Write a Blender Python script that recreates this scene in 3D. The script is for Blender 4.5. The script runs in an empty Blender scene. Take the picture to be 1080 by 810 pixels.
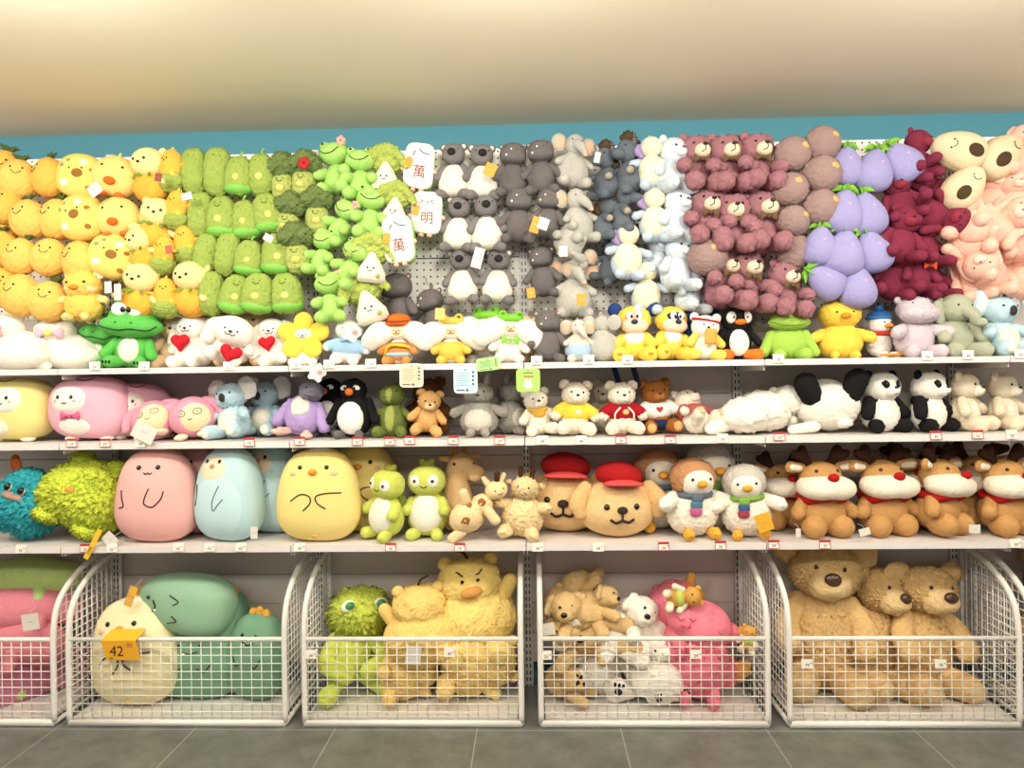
import bpy, bmesh, math, random
import numpy as np
from mathutils import Matrix, Vector, Euler
from mathutils.bvhtree import BVHTree

PI = math.pi
SC = bpy.context.scene
COL = SC.collection
random.seed(5)
RS = np.random.RandomState(7)
R = math.radians

# ------------------------------------------------------------------ materials
_mc = {}
SAT = .96


def lin(h):
    v = [int(h[i:i + 2], 16) / 255 for i in (0, 2, 4)]
    g = .3 * v[0] + .59 * v[1] + .11 * v[2]
    v = [g + (c - g) * SAT for c in v]
    return tuple((c / 12.92 if c <= .04045 else ((c + .055) / 1.055) ** 2.4) for c in v) + (1,)


def M(h, kind='plush'):
    """procedural material: colour h (hex) and surface kind"""
    k = (h, kind)
    if k in _mc:
        return _mc[k]
    m = bpy.data.materials.new(kind + '_' + h)
    m.use_nodes = True
    nt = m.node_tree
    b = nt.nodes['Principled BSDF']
    c = lin(h)
    N = nt.nodes.new
    L = nt.links.new
    if kind in ('plush', 'curl', 'shag', 'cloth'):
        tc = N('ShaderNodeTexCoord')
        n = N('ShaderNodeTexNoise')
        L(tc.outputs['Object'], n.inputs['Vector'])
        n.inputs['Scale'].default_value = {'plush': 17, 'curl': 34, 'shag': 24, 'cloth': 5}[kind]
        n.inputs['Detail'].default_value = 6
        n.inputs['Roughness'].default_value = .65
        mx = N('ShaderNodeMix')
        mx.data_type = 'RGBA'
        a = {'plush': .15, 'curl': .36, 'shag': .28, 'cloth': .05}[kind]
        mx.inputs[6].default_value = tuple(x * (1 - a) for x in c[:3]) + (1,)
        mx.inputs[7].default_value = tuple(min(1, x * (1 + a * .75) + .004) for x in c[:3]) + (1,)
        L(n.outputs['Fac'], mx.inputs[0])
        L(mx.outputs[2], b.inputs['Base Color'])
        n2 = N('ShaderNodeTexNoise')
        L(tc.outputs['Object'], n2.inputs['Vector'])
        n2.inputs['Scale'].default_value = {'plush': 36, 'curl': 55, 'shag': 45, 'cloth': 60}[kind]
        n2.inputs['Detail'].default_value = 4
        bp = N('ShaderNodeBump')
        bp.inputs['Strength'].default_value = {'plush': .32, 'curl': .5, 'shag': .5, 'cloth': .15}[kind]
        bp.inputs['Distance'].default_value = {'plush': .016, 'curl': .016, 'shag': .016, 'cloth': .006}[kind]
        L(n2.outputs['Fac'], bp.inputs['Height'])
        L(bp.outputs[0], b.inputs['Normal'])
        b.inputs['Roughness'].default_value = .95
        b.inputs['Specular IOR Level'].default_value = .15
        b.inputs['Sheen Weight'].default_value = .0 if kind == 'cloth' else .12
        b.inputs['Sheen Tint'].default_value = c
    elif kind == 'bead':
        b.inputs['Base Color'].default_value = c
        b.inputs['Roughness'].default_value = .22
    elif kind == 'paint':
        b.inputs['Base Color'].default_value = c
        b.inputs['Roughness'].default_value = .42
        b.inputs['Specular IOR Level'].default_value = .4
    elif kind == 'paper':
        b.inputs['Base Color'].default_value = c
        b.inputs['Roughness'].default_value = .6
    elif kind == 'emb':
        b.inputs['Base Color'].default_value = c
        b.inputs['Roughness'].default_value = .8
    elif kind == 'steel':
        b.inputs['Base Color'].default_value = c
        b.inputs['Metallic'].default_value = .8
        b.inputs['Roughness'].default_value = .35
    _mc[k] = m
    return m


# ------------------------------------------------------------------ geometry as (V, F) arrays of triangles
_ico = {}


def ico(s):
    if s not in _ico:
        bm = bmesh.new()
        bmesh.ops.create_icosphere(bm, subdivisions=s, radius=1)
        bm.verts.ensure_lookup_table()
        V = np.array([v.co[:] for v in bm.verts])
        F = np.array([[v.index for v in f.verts] for f in bm.faces], int)
        bm.free()
        _ico[s] = (V, F)
    V, F = _ico[s]
    return V.copy(), F.copy()


def rotm(ax=0, ay=0, az=0):
    return np.array(Euler((R(ax), R(ay), R(az)), 'XYZ').to_matrix())


def E(x, y, z, rx, ry=None, rz=None, rot=(0, 0, 0), sub=4, n=2., taper=0., flat=0.):
    """ellipsoid / superellipsoid; taper narrows it upwards; flat squashes its underside"""
    V, F = ico(sub)
    if n != 2:
        d = (np.abs(V) ** n).sum(1) ** (1 / n)
        V = V / d[:, None]
    if taper:
        k = 1 - taper * V[:, 2:3]
        V[:, :2] *= k
    if flat:
        V[:, 2] = np.where(V[:, 2] < 0, V[:, 2] * (1 - flat), V[:, 2])
    ry = rx if ry is None else ry
    rz = rx if rz is None else rz
    V = V * np.array([rx, ry, rz])
    return V @ rotm(*rot).T + np.array([x, y, z]), F


def join(*gs):
    vs, fs, o = [], [], 0
    for V, F in gs:
        vs.append(V)
        fs.append(F + o)
        o += len(V)
    return np.concatenate(vs), np.concatenate(fs)


def tf(g, loc=(0, 0, 0), rot=(0, 0, 0), s=1., piv=(0, 0, 0)):
    V, F = g
    p = np.array(piv)
    return ((V - p) * s) @ rotm(*rot).T + p + np.array(loc), F


def mirror(g):
    V, F = g
    return V * np.array([-1, 1, 1]), F[:, ::-1]


def quads(Q):
    Q = np.asarray(Q, int)
    return np.concatenate([Q[:, [0, 1, 2]], Q[:, [0, 2, 3]]])


def spline(P, n):
    P = np.asarray(P, float)
    if len(P) < 3:
        t = np.linspace(0, 1, n)[:, None]
        return P[0] * (1 - t) + P[-1] * t
    Q = np.vstack([2 * P[0] - P[1], P, 2 * P[-1] - P[-2]])
    out = []
    for u in np.linspace(0, len(P) - 1, n):
        i = min(int(u), len(P) - 2)
        t = u - i
        a, b, c, d = Q[i:i + 4]
        out.append(.5 * (2 * b + (c - a) * t + (2 * a - 5 * b + 4 * c - d) * t * t + (3 * b - a - 3 * c + d) * t ** 3))
    return np.array(out)


def tube(pts, rad, seg=10, n=None, cap=True, sq=1.):
    """swept round tube through pts with radii (number or list); sq flattens the section in depth"""
    pts = np.asarray(pts, float)
    r = np.full(len(pts), rad, float) if np.isscalar(rad) else np.asarray(rad, float)
    n = n or max(2, (len(pts) - 1) * 5 + 1)
    C = spline(pts, n)
    rr = spline(np.stack([r, r, r], 1), n)[:, 0]
    T = np.gradient(C, axis=0)
    T /= np.linalg.norm(T, axis=1)[:, None] + 1e-12
    if cap:
        h = np.array([.0, .38, .71, .92])
        pre = [C[0] - T[0] * rr[0] * c for c in h[::-1][:4]]
        pr = [rr[0] * math.sqrt(max(1e-4, 1 - c * c)) for c in h[::-1]]
        post = [C[-1] + T[-1] * rr[-1] * c for c in h]
        po = [rr[-1] * math.sqrt(max(1e-4, 1 - c * c)) for c in h]
        C = np.vstack([[C[0] - T[0] * rr[0]], pre, C[1:-1], post, [C[-1] + T[-1] * rr[-1]]])
        rr = np.concatenate([[1e-4], pr, rr[1:-1], po, [1e-4]])
        T = np.vstack([[T[0]] * 5, T[1:-1], [T[-1]] * 5])
    up = np.array([0, 1., 0]) if abs(T[0][1]) < .9 else np.array([1., 0, 0])
    V = []
    a = np.linspace(0, 2 * PI, seg, endpoint=False)
    for c, t, q in zip(C, T, rr):
        u = up - t * (up @ t)
        u /= np.linalg.norm(u) + 1e-12
        w = np.cross(t, u)
        up = u
        V.append(c + q * (np.cos(a)[:, None] * u * sq + np.sin(a)[:, None] * w))
    m = len(C)
    V = np.concatenate(V)
    i = np.arange(seg)
    Q = []
    for k in range(m - 1):
        Q.append(np.stack([k * seg + i, k * seg + (i + 1) % seg, (k + 1) * seg + (i + 1) % seg, (k + 1) * seg + i], 1)[:, ::-1])
    F = quads(np.concatenate(Q))
    if not cap:
        F = np.vstack([F, [[0, (k), (k + 1)] for k in range(1, seg - 1)], [[(m - 1) * seg, (m - 1) * seg + k + 1, (m - 1) * seg + k] for k in range(1, seg - 1)]])
    else:
        # weld each rounded end to a single tip
        F = np.where(F < seg, 0, np.where(F >= (m - 1) * seg, (m - 1) * seg, F))
        F = F[(F[:, 0] != F[:, 1]) & (F[:, 1] != F[:, 2]) & (F[:, 0] != F[:, 2])]
        keep = np.r_[0, seg:(m - 1) * seg + 1]
        new = np.zeros(m * seg, int)
        new[keep] = np.arange(len(keep))
        V, F = V[keep], new[F]
    return V, F


def box(x0, x1, y0, y1, z0, z1):
    V = np.array([[x, y, z] for x in (x0, x1) for y in (y0, y1) for z in (z0, z1)], float)
    Q = [[0, 1, 3, 2], [4, 6, 7, 5], [0, 4, 5, 1], [2, 3, 7, 6], [0, 2, 6, 4], [1, 5, 7, 3]]
    return V, quads(Q)


def rbox(cx, cy, cz, sx, sy, sz, r=.3, sub=4, n=5):
    return E(cx, cy, cz, sx / 2, sy / 2, sz / 2, sub=sub, n=n)


def puff(out, t, c=(0, 0, 0), rings=5, rot=(0, 0, 0), edge=.0):
    """stuffed flat shape: 2-D outline (x, z) swelling to half thickness t in depth"""
    out = np.asarray(out, float)
    n = len(out)
    m = out.mean(0)
    V = []
    for side in (-1, 1):
        for k in range(rings):
            q = 1 - k / rings
            y = side * (edge + t * math.sqrt(1 - q ** 2.6))
            V.append(np.column_stack([m[0] + (out[:, 0] - m[0]) * q, np.full(n, y), m[1] + (out[:, 1] - m[1]) * q]))
        V.append(np.array([[m[0], side * (edge + t), m[1]]]))
    V = np.concatenate(V)
    i = np.arange(n)
    F = []
    st = rings * n + 1
    for s in (0, 1):
        o = s * st
        for k in range(rings - 1):
            Q = np.stack([o + k * n + i, o + k * n + (i + 1) % n, o + (k + 1) * n + (i + 1) % n, o + (k + 1) * n + i], 1)
            F.append(quads(Q if s == 0 else Q[:, ::-1]))
        k = rings - 1
        Tn = np.stack([o + k * n + i, o + k * n + (i + 1) % n, np.full(n, o + rings * n)], 1)
        F.append(Tn if s == 0 else Tn[:, ::-1])
    if edge:
        F.append(quads(np.stack([i, st + i, st + (i + 1) % n, (i + 1) % n], 1)))
    F = np.concatenate(F)
    return V @ rotm(*rot).T + np.array(c), F


def circ(rx, rz, n=24, cx=0, cz=0, p=2.):
    a = np.linspace(0, 2 * PI, n, endpoint=False)
    c, s = np.cos(a), np.sin(a)
    return np.column_stack([cx + rx * np.sign(c) * np.abs(c) ** (2 / p), cz + rz * np.sign(s) * np.abs(s) ** (2 / p)])


def heart(s):
    t = np.linspace(0, 2 * PI, 32, endpoint=False)
    x = 16 * np.sin(t) ** 3
    z = 13 * np.cos(t) - 5 * np.cos(2 * t) - 2 * np.cos(3 * t) - np.cos(4 * t)
    return np.column_stack([x, z])[::-1] * s / 17


def normals(V, F):
    n = np.zeros_like(V)
    f = np.cross(V[F[:, 1]] - V[F[:, 0]], V[F[:, 2]] - V[F[:, 0]])
    for k in range(3):
        np.add.at(n, F[:, k], f)
    return n / (np.linalg.norm(n, axis=1)[:, None] + 1e-12)


_ph = RS.uniform(0, 6.28, (3, 24))
_kd = RS.normal(size=(24, 3))
_kd /= np.linalg.norm(_kd, axis=1)[:, None]


def wob(V, f, o=0):
    s = np.zeros(len(V))
    for j in range(8):
        s += np.sin(V @ _kd[(j + o) % 24] * f * (1 + .12 * j) + _ph[0, (j + o) % 24])
    return s / 3


def lump(g, amp, f, o=0):
    V, F = g
    return V + normals(V, F) * (amp * wob(V, f, o))[:, None], F


def fur(g, ln, frac=.35, droop=.3, seed=1):
    """pull part of the vertices out into soft tufts (stays one connected surface)"""
    V, F = g
    n = normals(V, F)
    rs = np.random.RandomState(seed)
    m = (rs.rand(len(V)) < frac)
    d = n + rs.normal(0, .25, V.shape)
    d[:, 2] -= droop
    return V + d * (m * ln * rs.uniform(.5, 1.2, len(V)))[:, None], F


def union(gs, vox=.03, sm=4):
    """one continuous skin over overlapping shapes"""
    V, F = join(*gs)
    me = mesh_of('tmp', (V, F))
    o = bpy.data.objects.new('tmp', me)
    COL.objects.link(o)
    r = o.modifiers.new('r', 'REMESH')
    r.mode = 'VOXEL'
    r.voxel_size = vox
    s = o.modifiers.new('s', 'SMOOTH')
    s.iterations = sm
    s.factor = .6
    dg = bpy.context.evaluated_depsgraph_get()
    dg.update()
    ev = o.evaluated_get(dg)
    m2 = ev.to_mesh()
    m2.calc_loop_triangles()
    V = np.empty(len(m2.vertices) * 3)
    m2.vertices.foreach_get('co', V)
    F = np.empty(len(m2.loop_triangles) * 3, int)
    m2.loop_triangles.foreach_get('vertices', F)
    ev.to_mesh_clear()
    bpy.data.objects.remove(o)
    bpy.data.meshes.remove(me)
    return V.reshape(-1, 3), F.reshape(-1, 3)


def mesh_of(name, g, mat=None, smooth=True):
    V, F = g
    me = bpy.data.meshes.new(name)
    nf = len(F)
    me.vertices.add(len(V))
    me.vertices.foreach_set('co', np.ascontiguousarray(V, dtype=np.float32).ravel())
    me.loops.add(nf * 3)
    me.loops.foreach_set('vertex_index', np.ascontiguousarray(F, dtype=np.int32).ravel())
    me.polygons.add(nf)
    me.polygons.foreach_set('loop_start', np.arange(0, nf * 3, 3, dtype=np.int32))
    me.polygons.foreach_set('use_smooth', np.full(nf, smooth))
    me.update(calc_edges=True)
    if mat:
        me.materials.append(mat)
    return me


_tc = {}


def textgeo(s, size=1.):
    """lettering as a flat mesh in the x-z plane, centred"""
    if s not in _tc:
        cu = bpy.data.curves.new('t', 'FONT')
        cu.body = s
        cu.align_x = 'CENTER'
        cu.align_y = 'CENTER'
        cu.resolution_u = 3
        o = bpy.data.objects.new('t', cu)
        COL.objects.link(o)
        dg = bpy.context.evaluated_depsgraph_get()
        dg.update()
        me = o.evaluated_get(dg).to_mesh()
        me.calc_loop_triangles()
        V = np.array([v.co[:] for v in me.vertices])
        F = np.array([t.vertices[:] for t in me.loop_triangles], int)
        o.evaluated_get(dg).to_mesh_clear()
        bpy.data.objects.remove(o)
        V = np.column_stack([V[:, 0], V[:, 2], V[:, 1]])
        f = np.cross(V[F[:, 1]] - V[F[:, 0]], V[F[:, 2]] - V[F[:, 0]]).sum(0)
        if f[1] > 0:
            F = F[:, ::-1]
        V = V - (V.max(0) + V.min(0)) / 2
        _tc[s] = (V, F)
    V, F = _tc[s]
    return V * size, F


# ------------------------------------------------------------------ camera (solved from the shelf lines)
CAM = np.array([.0373, -3.2661, 1.4578])
YAW, PITCH, ROLL, FPX = .0307, -.0046, .0129, 720.
RM = np.array(Matrix.Rotation(YAW, 3, 'Z') @ Matrix.Rotation(PITCH, 3, 'X') @ Matrix.Rotation(ROLL, 3, 'Y'))


def at(px, py, Y):
    d = RM @ np.array([(px - 540) / FPX, 1., (405 - py) / FPX])
    return CAM + d * (Y - CAM[1]) / d[1]


def depth(P):
    return (RM.T @ (np.asarray(P) - CAM))[1]


def pix(P):
    v = RM.T @ (np.asarray(P) - CAM)
    return 540 + FPX * v[0] / v[1], 405 - FPX * v[2] / v[1]


cam = bpy.data.objects.new('camera', bpy.data.cameras.new('camera'))
COL.objects.link(cam)
cam.data.sensor_fit = 'HORIZONTAL'
cam.data.sensor_width = 36
cam.data.lens = FPX / 1080 * 36
cam.data.clip_start = .05
_m = Matrix([list(RM @ np.array([1, 0, 0])), list(RM @ np.array([0, 0, 1])), list(RM @ np.array([0, -1, 0]))]).transposed()
cam.matrix_world = Matrix.Translation(CAM) @ _m.to_4x4()
SC.camera = cam


# ------------------------------------------------------------------ objects
def tag(o, label, cat, group=None):
    o['label'] = label
    o['category'] = cat
    if group:
        o['group'] = group
    return o


def obj(name, g, mat, parent=None, smooth=True):
    o = bpy.data.objects.new(name, mesh_of(name, g, mat, smooth))
    COL.objects.link(o)
    if parent is not None:
        o.parent = parent
    return o


def empty(name, label, cat, loc=(0, 0, 0), group=None):
    o = bpy.data.objects.new(name, None)
    COL.objects.link(o)
    o.location = loc
    o.empty_display_size = .05
    return tag(o, label, cat, group)


def struct(name, g, mat, smooth=False):
    o = obj(name, g, mat, None, smooth)
    o['kind'] = 'structure'
    return o


BASKETS = ((-2.98, -2.026), (-1.984, -1.022), (-.962, -.016), (.042, 1.012), (1.076, 2.036), (2.07, 3.0))


class Toy:
    """one kind of plush: named parts with meshes; put() / sit() make its copies"""

    def __init__(s, name, cat):
        s.name, s.cat = name, cat
        s.P = []          # [name, geometry, material, parent index]
        s.first = None
        s.big = 1.07
        s._bvh = {}
        s.base = []       # shapes before their tufts, for laying panels and features on

    def add(s, name, g, mat, under=None, shag=None):
        s.base.append(g)
        if shag:
            g = fur(g, *shag) if isinstance(shag, tuple) else fur(g, shag)
        s.P.append([name, g, mat, under])
        return len(s.P) - 1

    def hit(s, i, x, z, az=0.):
        if i not in s._bvh:
            V, F = s.base[i]
            s._bvh[i] = BVHTree.FromPolygons(V.tolist(), F.tolist())
        b = s._bvh[i]
        rz = rotm(0, 0, az)
        o = rz @ np.array([x, -6., z])
        d = rz @ np.array([0, 1., 0])
        p, n, _, _ = b.ray_cast(Vector(o), Vector(d))
        if p is None:
            c = s.base[i][0].mean(0)
            q = rz @ np.array([x, 0., z])
            q = q + d * ((c - q) @ d)
            p, n, _, _ = b.find_nearest(Vector(q))
        p, n = np.array(p), np.array(n)
        if n @ d > 0:
            n = -n
        return p, n

    def patch(s, name, i, x, z, rx, rz, mat, lift=.012, out=None, az=0., rot=0., p=2., under=None, rings=5, shag=None):
        """a panel of other fabric lying on part i"""
        o = circ(1, 1, 28, p=p) * np.array([rx, rz]) if out is None else np.asarray(out, float)
        a = R(rot)
        o = o @ np.array([[math.cos(a), -math.sin(a)], [math.sin(a), math.cos(a)]])
        n = len(o)
        V = []
        for k in range(rings):
            q = 1 - k / rings
            for u, w in o * q:
                pt, nn = s.hit(i, x + u, z + w, az)
                V.append(pt + nn * (lift * (.35 + .65 * math.sqrt(1 - q ** 3)) if k else -.004))
        pt, nn = s.hit(i, x, z, az)
        V.append(pt + nn * lift)
        ii = np.arange(n)
        F = []
        for k in range(rings - 1):
            F.append(quads(np.stack([k * n + ii, k * n + (ii + 1) % n, (k + 1) * n + (ii + 1) % n, (k + 1) * n + ii], 1)))
        k = rings - 1
        F.append(np.stack([k * n + ii, k * n + (ii + 1) % n, np.full(n, rings * n)], 1))
        return s.add(name, (np.array(V), np.concatenate(F)), mat, s.top(i) if under is None else under, shag)

    def top(s, i):
        while s.P[i][3] is not None:
            i = s.P[i][3]
        return i

    def knob(s, name, i, x, z, r, mat, flat=.55, az=0., rz=None, under=None, sub=2, sink=.2):
        """bead, button, nose: flattened ball sitting on part i"""
        p, n = s.hit(i, x, z, az)
        V, F = ico(sub)
        q = Vector((0, -1, 0)).rotation_difference(Vector(n)).to_matrix()
        V = (V * np.array([r, r * flat, r if rz is None else rz])) @ np.array(q).T + p + n * r * flat * (.5 - sink)
        return s.add(name, (V, F), mat, s.top(i) if under is None else under)

    def line(s, name, i, pts, r, mat, az=0., n=None, under=None):
        P = spline(np.array([(a, 0, b) for a, b in pts]), n or (len(pts) - 1) * 4 + 1)
        C = []
        for a, _, b in P:
            p, nn = s.hit(i, a, b, az)
            C.append(p + nn * r * .5)
        return s.add(name, tube(C, r, 5, len(C), True), mat, s.top(i) if under is None else under)

    def lines(s, name, i, many, r, mat):
        for pts in many:
            s.line(name, i, pts, r, mat)

    def word(s, name, i, txt, x, z, size, mat, az=0., rot=0.):
        V, F = textgeo(txt, size)
        V = V @ rotm(0, rot, 0).T
        out = []
        for v in V:
            p, n = s.hit(i, x + v[0], z + v[2], az)
            out.append(p + n * .008)
        return s.add(name, (np.array(out), F), mat, s.top(i))

    def face(s, i, ex=.09, ez=.75, r=.022, col='1a1512', mouth=None, mr=.008, mcol=None, cx=0., az=0.):
        for q in (-1, 1):
            s.knob('eye', i, cx + q * ex, ez, r, M(col, 'bead'), az=az)
        if mouth:
            s.line('mouth', i, [(cx + a, b) for a, b in mouth], mr, M(mcol or col, 'emb'), az=az)

    # -- copies
    def done(s):
        s.V = np.concatenate([q[1][0] for q in s.P if q[0] not in ('hang_loop', 'sprout')])
        if len(s.V) > 6000:
            s.V = s.V[::len(s.V) // 6000 + 1]
        s.lo, s.hi = s.V.min(0), s.V.max(0)
        return s

    def make(s, label, group=None):
        if s.first is None:
            s.done()
            root = empty(s.name, label, s.cat, group=group)
            kids = []
            for nm, g, mat, up in s.P:
                kids.append(obj(nm, g, mat, kids[up] if up is not None else root))
            s.first = (root, kids)
            return root
        r0, k0 = s.first
        root = r0.copy()
        COL.objects.link(root)
        tag(root, label, s.cat, group)
        if not group and 'group' in root:
            del root['group']
        kids = []
        for k, (nm, g, mat, up) in zip(k0, s.P):
            c = k.copy()
            COL.objects.link(c)
            c.parent = kids[up] if up is not None else root
            kids.append(c)
        return root

    def put(s, label, px, py, h, yaw=0., roll=0., pitch=0., Y=-.17, group=None, sx=1.):
        """hang it so that its middle shows at (px, py) of the photograph, at depth Y before the panel; h = its height there"""
        root = s.make(label, group)
        m = rotm(pitch, roll, yaw)
        A = (s.V * np.array([sx, 1, 1])) @ m.T
        hh = A[:, 2].max() - A[:, 2].min()
        for _ in range(3):
            T = at(px, py, Y)
            k = h * s.big / FPX * depth(T) / hh
            W = A * k
            c = (W.max(0) + W.min(0)) / 2
            over = (T - c + W.max(0))[1] + .004
            if over > 0:
                Y -= over
            else:
                break
        root.location = T - c
        root.rotation_euler = (R(pitch), R(roll), R(yaw))
        root.scale = (k * sx, k, k)
        root['group'] = group or 'plush toys hanging on the pegboard'
        return root

    def sit(s, label, px, h, Y=-.2, z=0., yaw=0., roll=0., pitch=0., group=None, sx=1., sy=1., top=None, base=0., front=.4):
        """stand it on the surface at height z, its middle at photograph column px"""
        root = s.make(label, group)
        m = rotm(pitch, roll, yaw)
        for _ in range(6):
            py = pix((CAM[0], Y, z + .1))[1]
            for __ in range(3):
                T = at(px, py, Y)
                py += (T[2] - (z + .1)) * FPX / depth(T)
            A = (s.V * np.array([sx, sy, 1])) @ m.T
            k = h / FPX * depth(T) / (A[:, 2].max() - A[:, 2].min())
            if top:
                k = min(k, (top - z - .006) / (A[:, 2].max() - A[:, 2].min()))
            W = A * k
            d = W[:, 1].max() - W[:, 1].min()
            if d > front - .012:
                sy *= max(.6, (front - .014) / d)
            c = (W.max(0) + W.min(0)) / 2
            loc = np.array([T[0] - c[0], T[1] - c[1], z - W.min(0)[2] + base])
            if front < .4:                      # inside a basket: keep clear of its side walls
                for xa, xb in BASKETS:
                    if xa - .03 < T[0] < xb + .03:
                        lo_, hi_ = xa + .03 - W.min(0)[0], xb - .03 - W.max(0)[0]
                        loc[0] = (lo_ + hi_) / 2 if lo_ > hi_ else min(max(loc[0], lo_), hi_)
            over = (loc + W.max(0))[1] + .006
            under = -front - (loc + W.min(0))[1]
            if over > 0 and under > 0 and d <= front - .012:
                break
            if over > 0:
                Y -= over
            elif under > 1e-3:
                Y += under
            elif d <= front - .012:
                break
        root.location = loc
        root.rotation_euler = (R(pitch), R(roll), R(yaw))
        root.scale = (k * sx, k * sy, k)
        root['group'] = group or 'plush toys on the shelves'
        return root

# ================================================================== the setting
S1, S2, S3 = 1.533, 1.212, .769          # shelf tops
U1, U2, U3 = 1.509, 1.186, .742          # undersides
D = .398                                  # shelf depth
CEIL = 2.705
X0, X1 = -3, 3


def nodes(name):
    m = bpy.data.materials.new(name)
    m.use_nodes = True
    return m, m.node_tree, m.node_tree.nodes['Principled BSDF'], m.node_tree.nodes.new, m.node_tree.links.new


def mathn(N, L, op, a, b=None):
    n = N('ShaderNodeMath')
    n.operation = op
    for i, v in enumerate((a, b)):
        if v is None:
            continue
        if isinstance(v, (int, float)):
            n.inputs[i].default_value = v
        else:
            L(v, n.inputs[i])
    return n.outputs[0]


def tile_mat():
    m, nt, b, N, L = nodes('floor_tile')
    tc = N('ShaderNodeTexCoord')
    sp = N('ShaderNodeSeparateXYZ')
    L(tc.outputs['Object'], sp.inputs[0])
    g = []
    for ax, off in (('X', .217), ('Y', 1.03)):
        f = mathn(N, L, 'FRACT', mathn(N, L, 'DIVIDE', mathn(N, L, 'ADD', sp.outputs[ax], off + 6), .6))
        g.append(mathn(N, L, 'LESS_THAN', f, .007))
    gr = mathn(N, L, 'MAXIMUM', *g)
    n = N('ShaderNodeTexNoise')
    L(tc.outputs['Object'], n.inputs['Vector'])
    n.inputs['Scale'].default_value = 7
    n.inputs['Detail'].default_value = 9
    n.inputs['Roughness'].default_value = .7
    cr = N('ShaderNodeValToRGB')
    cr.color_ramp.elements[0].position = .3
    cr.color_ramp.elements[0].color = lin('54554f')
    cr.color_ramp.elements[1].position = .75
    cr.color_ramp.elements[1].color = lin('7b7c75')
    L(n.outputs['Fac'], cr.inputs[0])
    mx = N('ShaderNodeMix')
    mx.data_type = 'RGBA'
    L(gr, mx.inputs[0])
    L(cr.outputs[0], mx.inputs[6])
    mx.inputs[7].default_value = lin('9c9c96')
    L(mx.outputs[2], b.inputs['Base Color'])
    b.inputs['Roughness'].default_value = .42
    return m


def peg_mat():
    m, nt, b, N, L = nodes('pegboard_white')
    tc = N('ShaderNodeTexCoord')
    sp = N('ShaderNodeSeparateXYZ')
    L(tc.outputs['Object'], sp.inputs[0])
    q = []
    for ax in 'XZ':
        f = mathn(N, L, 'FRACT', mathn(N, L, 'DIVIDE', mathn(N, L, 'ADD', sp.outputs[ax], 10.), .033))
        d = mathn(N, L, 'SUBTRACT', f, .5)
        q.append(mathn(N, L, 'MULTIPLY', d, d))
    d = mathn(N, L, 'ADD', *q)
    hole = mathn(N, L, 'LESS_THAN', d, .021)
    mx = N('ShaderNodeMix')
    mx.data_type = 'RGBA'
    L(hole, mx.inputs[0])
    mx.inputs[6].default_value = lin('f3efe6')
    mx.inputs[7].default_value = lin('4a3f38')
    L(mx.outputs[2], b.inputs['Base Color'])
    b.inputs['Roughness'].default_value = .5
    return m


def slot_mat():
    m, nt, b, N, L = nodes('slotted_steel')
    tc = N('ShaderNodeTexCoord')
    sp = N('ShaderNodeSeparateXYZ')
    L(tc.outputs['Object'], sp.inputs[0])
    f = mathn(N, L, 'FRACT', mathn(N, L, 'DIVIDE', mathn(N, L, 'ADD', sp.outputs['Z'], 10.), .032))
    a = mathn(N, L, 'LESS_THAN', mathn(N, L, 'ABSOLUTE', mathn(N, L, 'SUBTRACT', f, .5)), .3)
    x = mathn(N, L, 'ABSOLUTE', mathn(N, L, 'SUBTRACT', mathn(N, L, 'ABSOLUTE', sp.outputs['X']), .008))
    c = mathn(N, L, 'LESS_THAN', x, .0032)
    k = mathn(N, L, 'MULTIPLY', a, c)
    mx = N('ShaderNodeMix')
    mx.data_type = 'RGBA'
    L(k, mx.inputs[0])
    mx.inputs[6].default_value = lin('cfcbc6')
    mx.inputs[7].default_value = lin('2b2723')
    L(mx.outputs[2], b.inputs['Base Color'])
    b.inputs['Roughness'].default_value = .4
    return m


def plaster(name, h, bump=.05):
    m, nt, b, N, L = nodes(name)
    tc = N('ShaderNodeTexCoord')
    n = N('ShaderNodeTexNoise')
    L(tc.outputs['Object'], n.inputs['Vector'])
    n.inputs['Scale'].default_value = 60
    bp = N('ShaderNodeBump')
    bp.inputs['Strength'].default_value = bump
    bp.inputs['Distance'].default_value = .004
    L(n.outputs['Fac'], bp.inputs['Height'])
    L(bp.outputs[0], b.inputs['Normal'])
    b.inputs['Base Color'].default_value = lin(h)
    b.inputs['Roughness'].default_value = .85
    return m


struct('floor', box(-4.2, 4.2, -4.6, .12, -.06, 0), tile_mat())
struct('ceiling', box(-4.2, 4.2, -4.6, .12, CEIL, CEIL + .08), plaster('ceiling_paint', 'ded4bb'))
struct('wall_back', box(-4.2, 4.2, .06, .14, 0, CEIL), plaster('blue_wall', '4c8b9a'))

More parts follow.
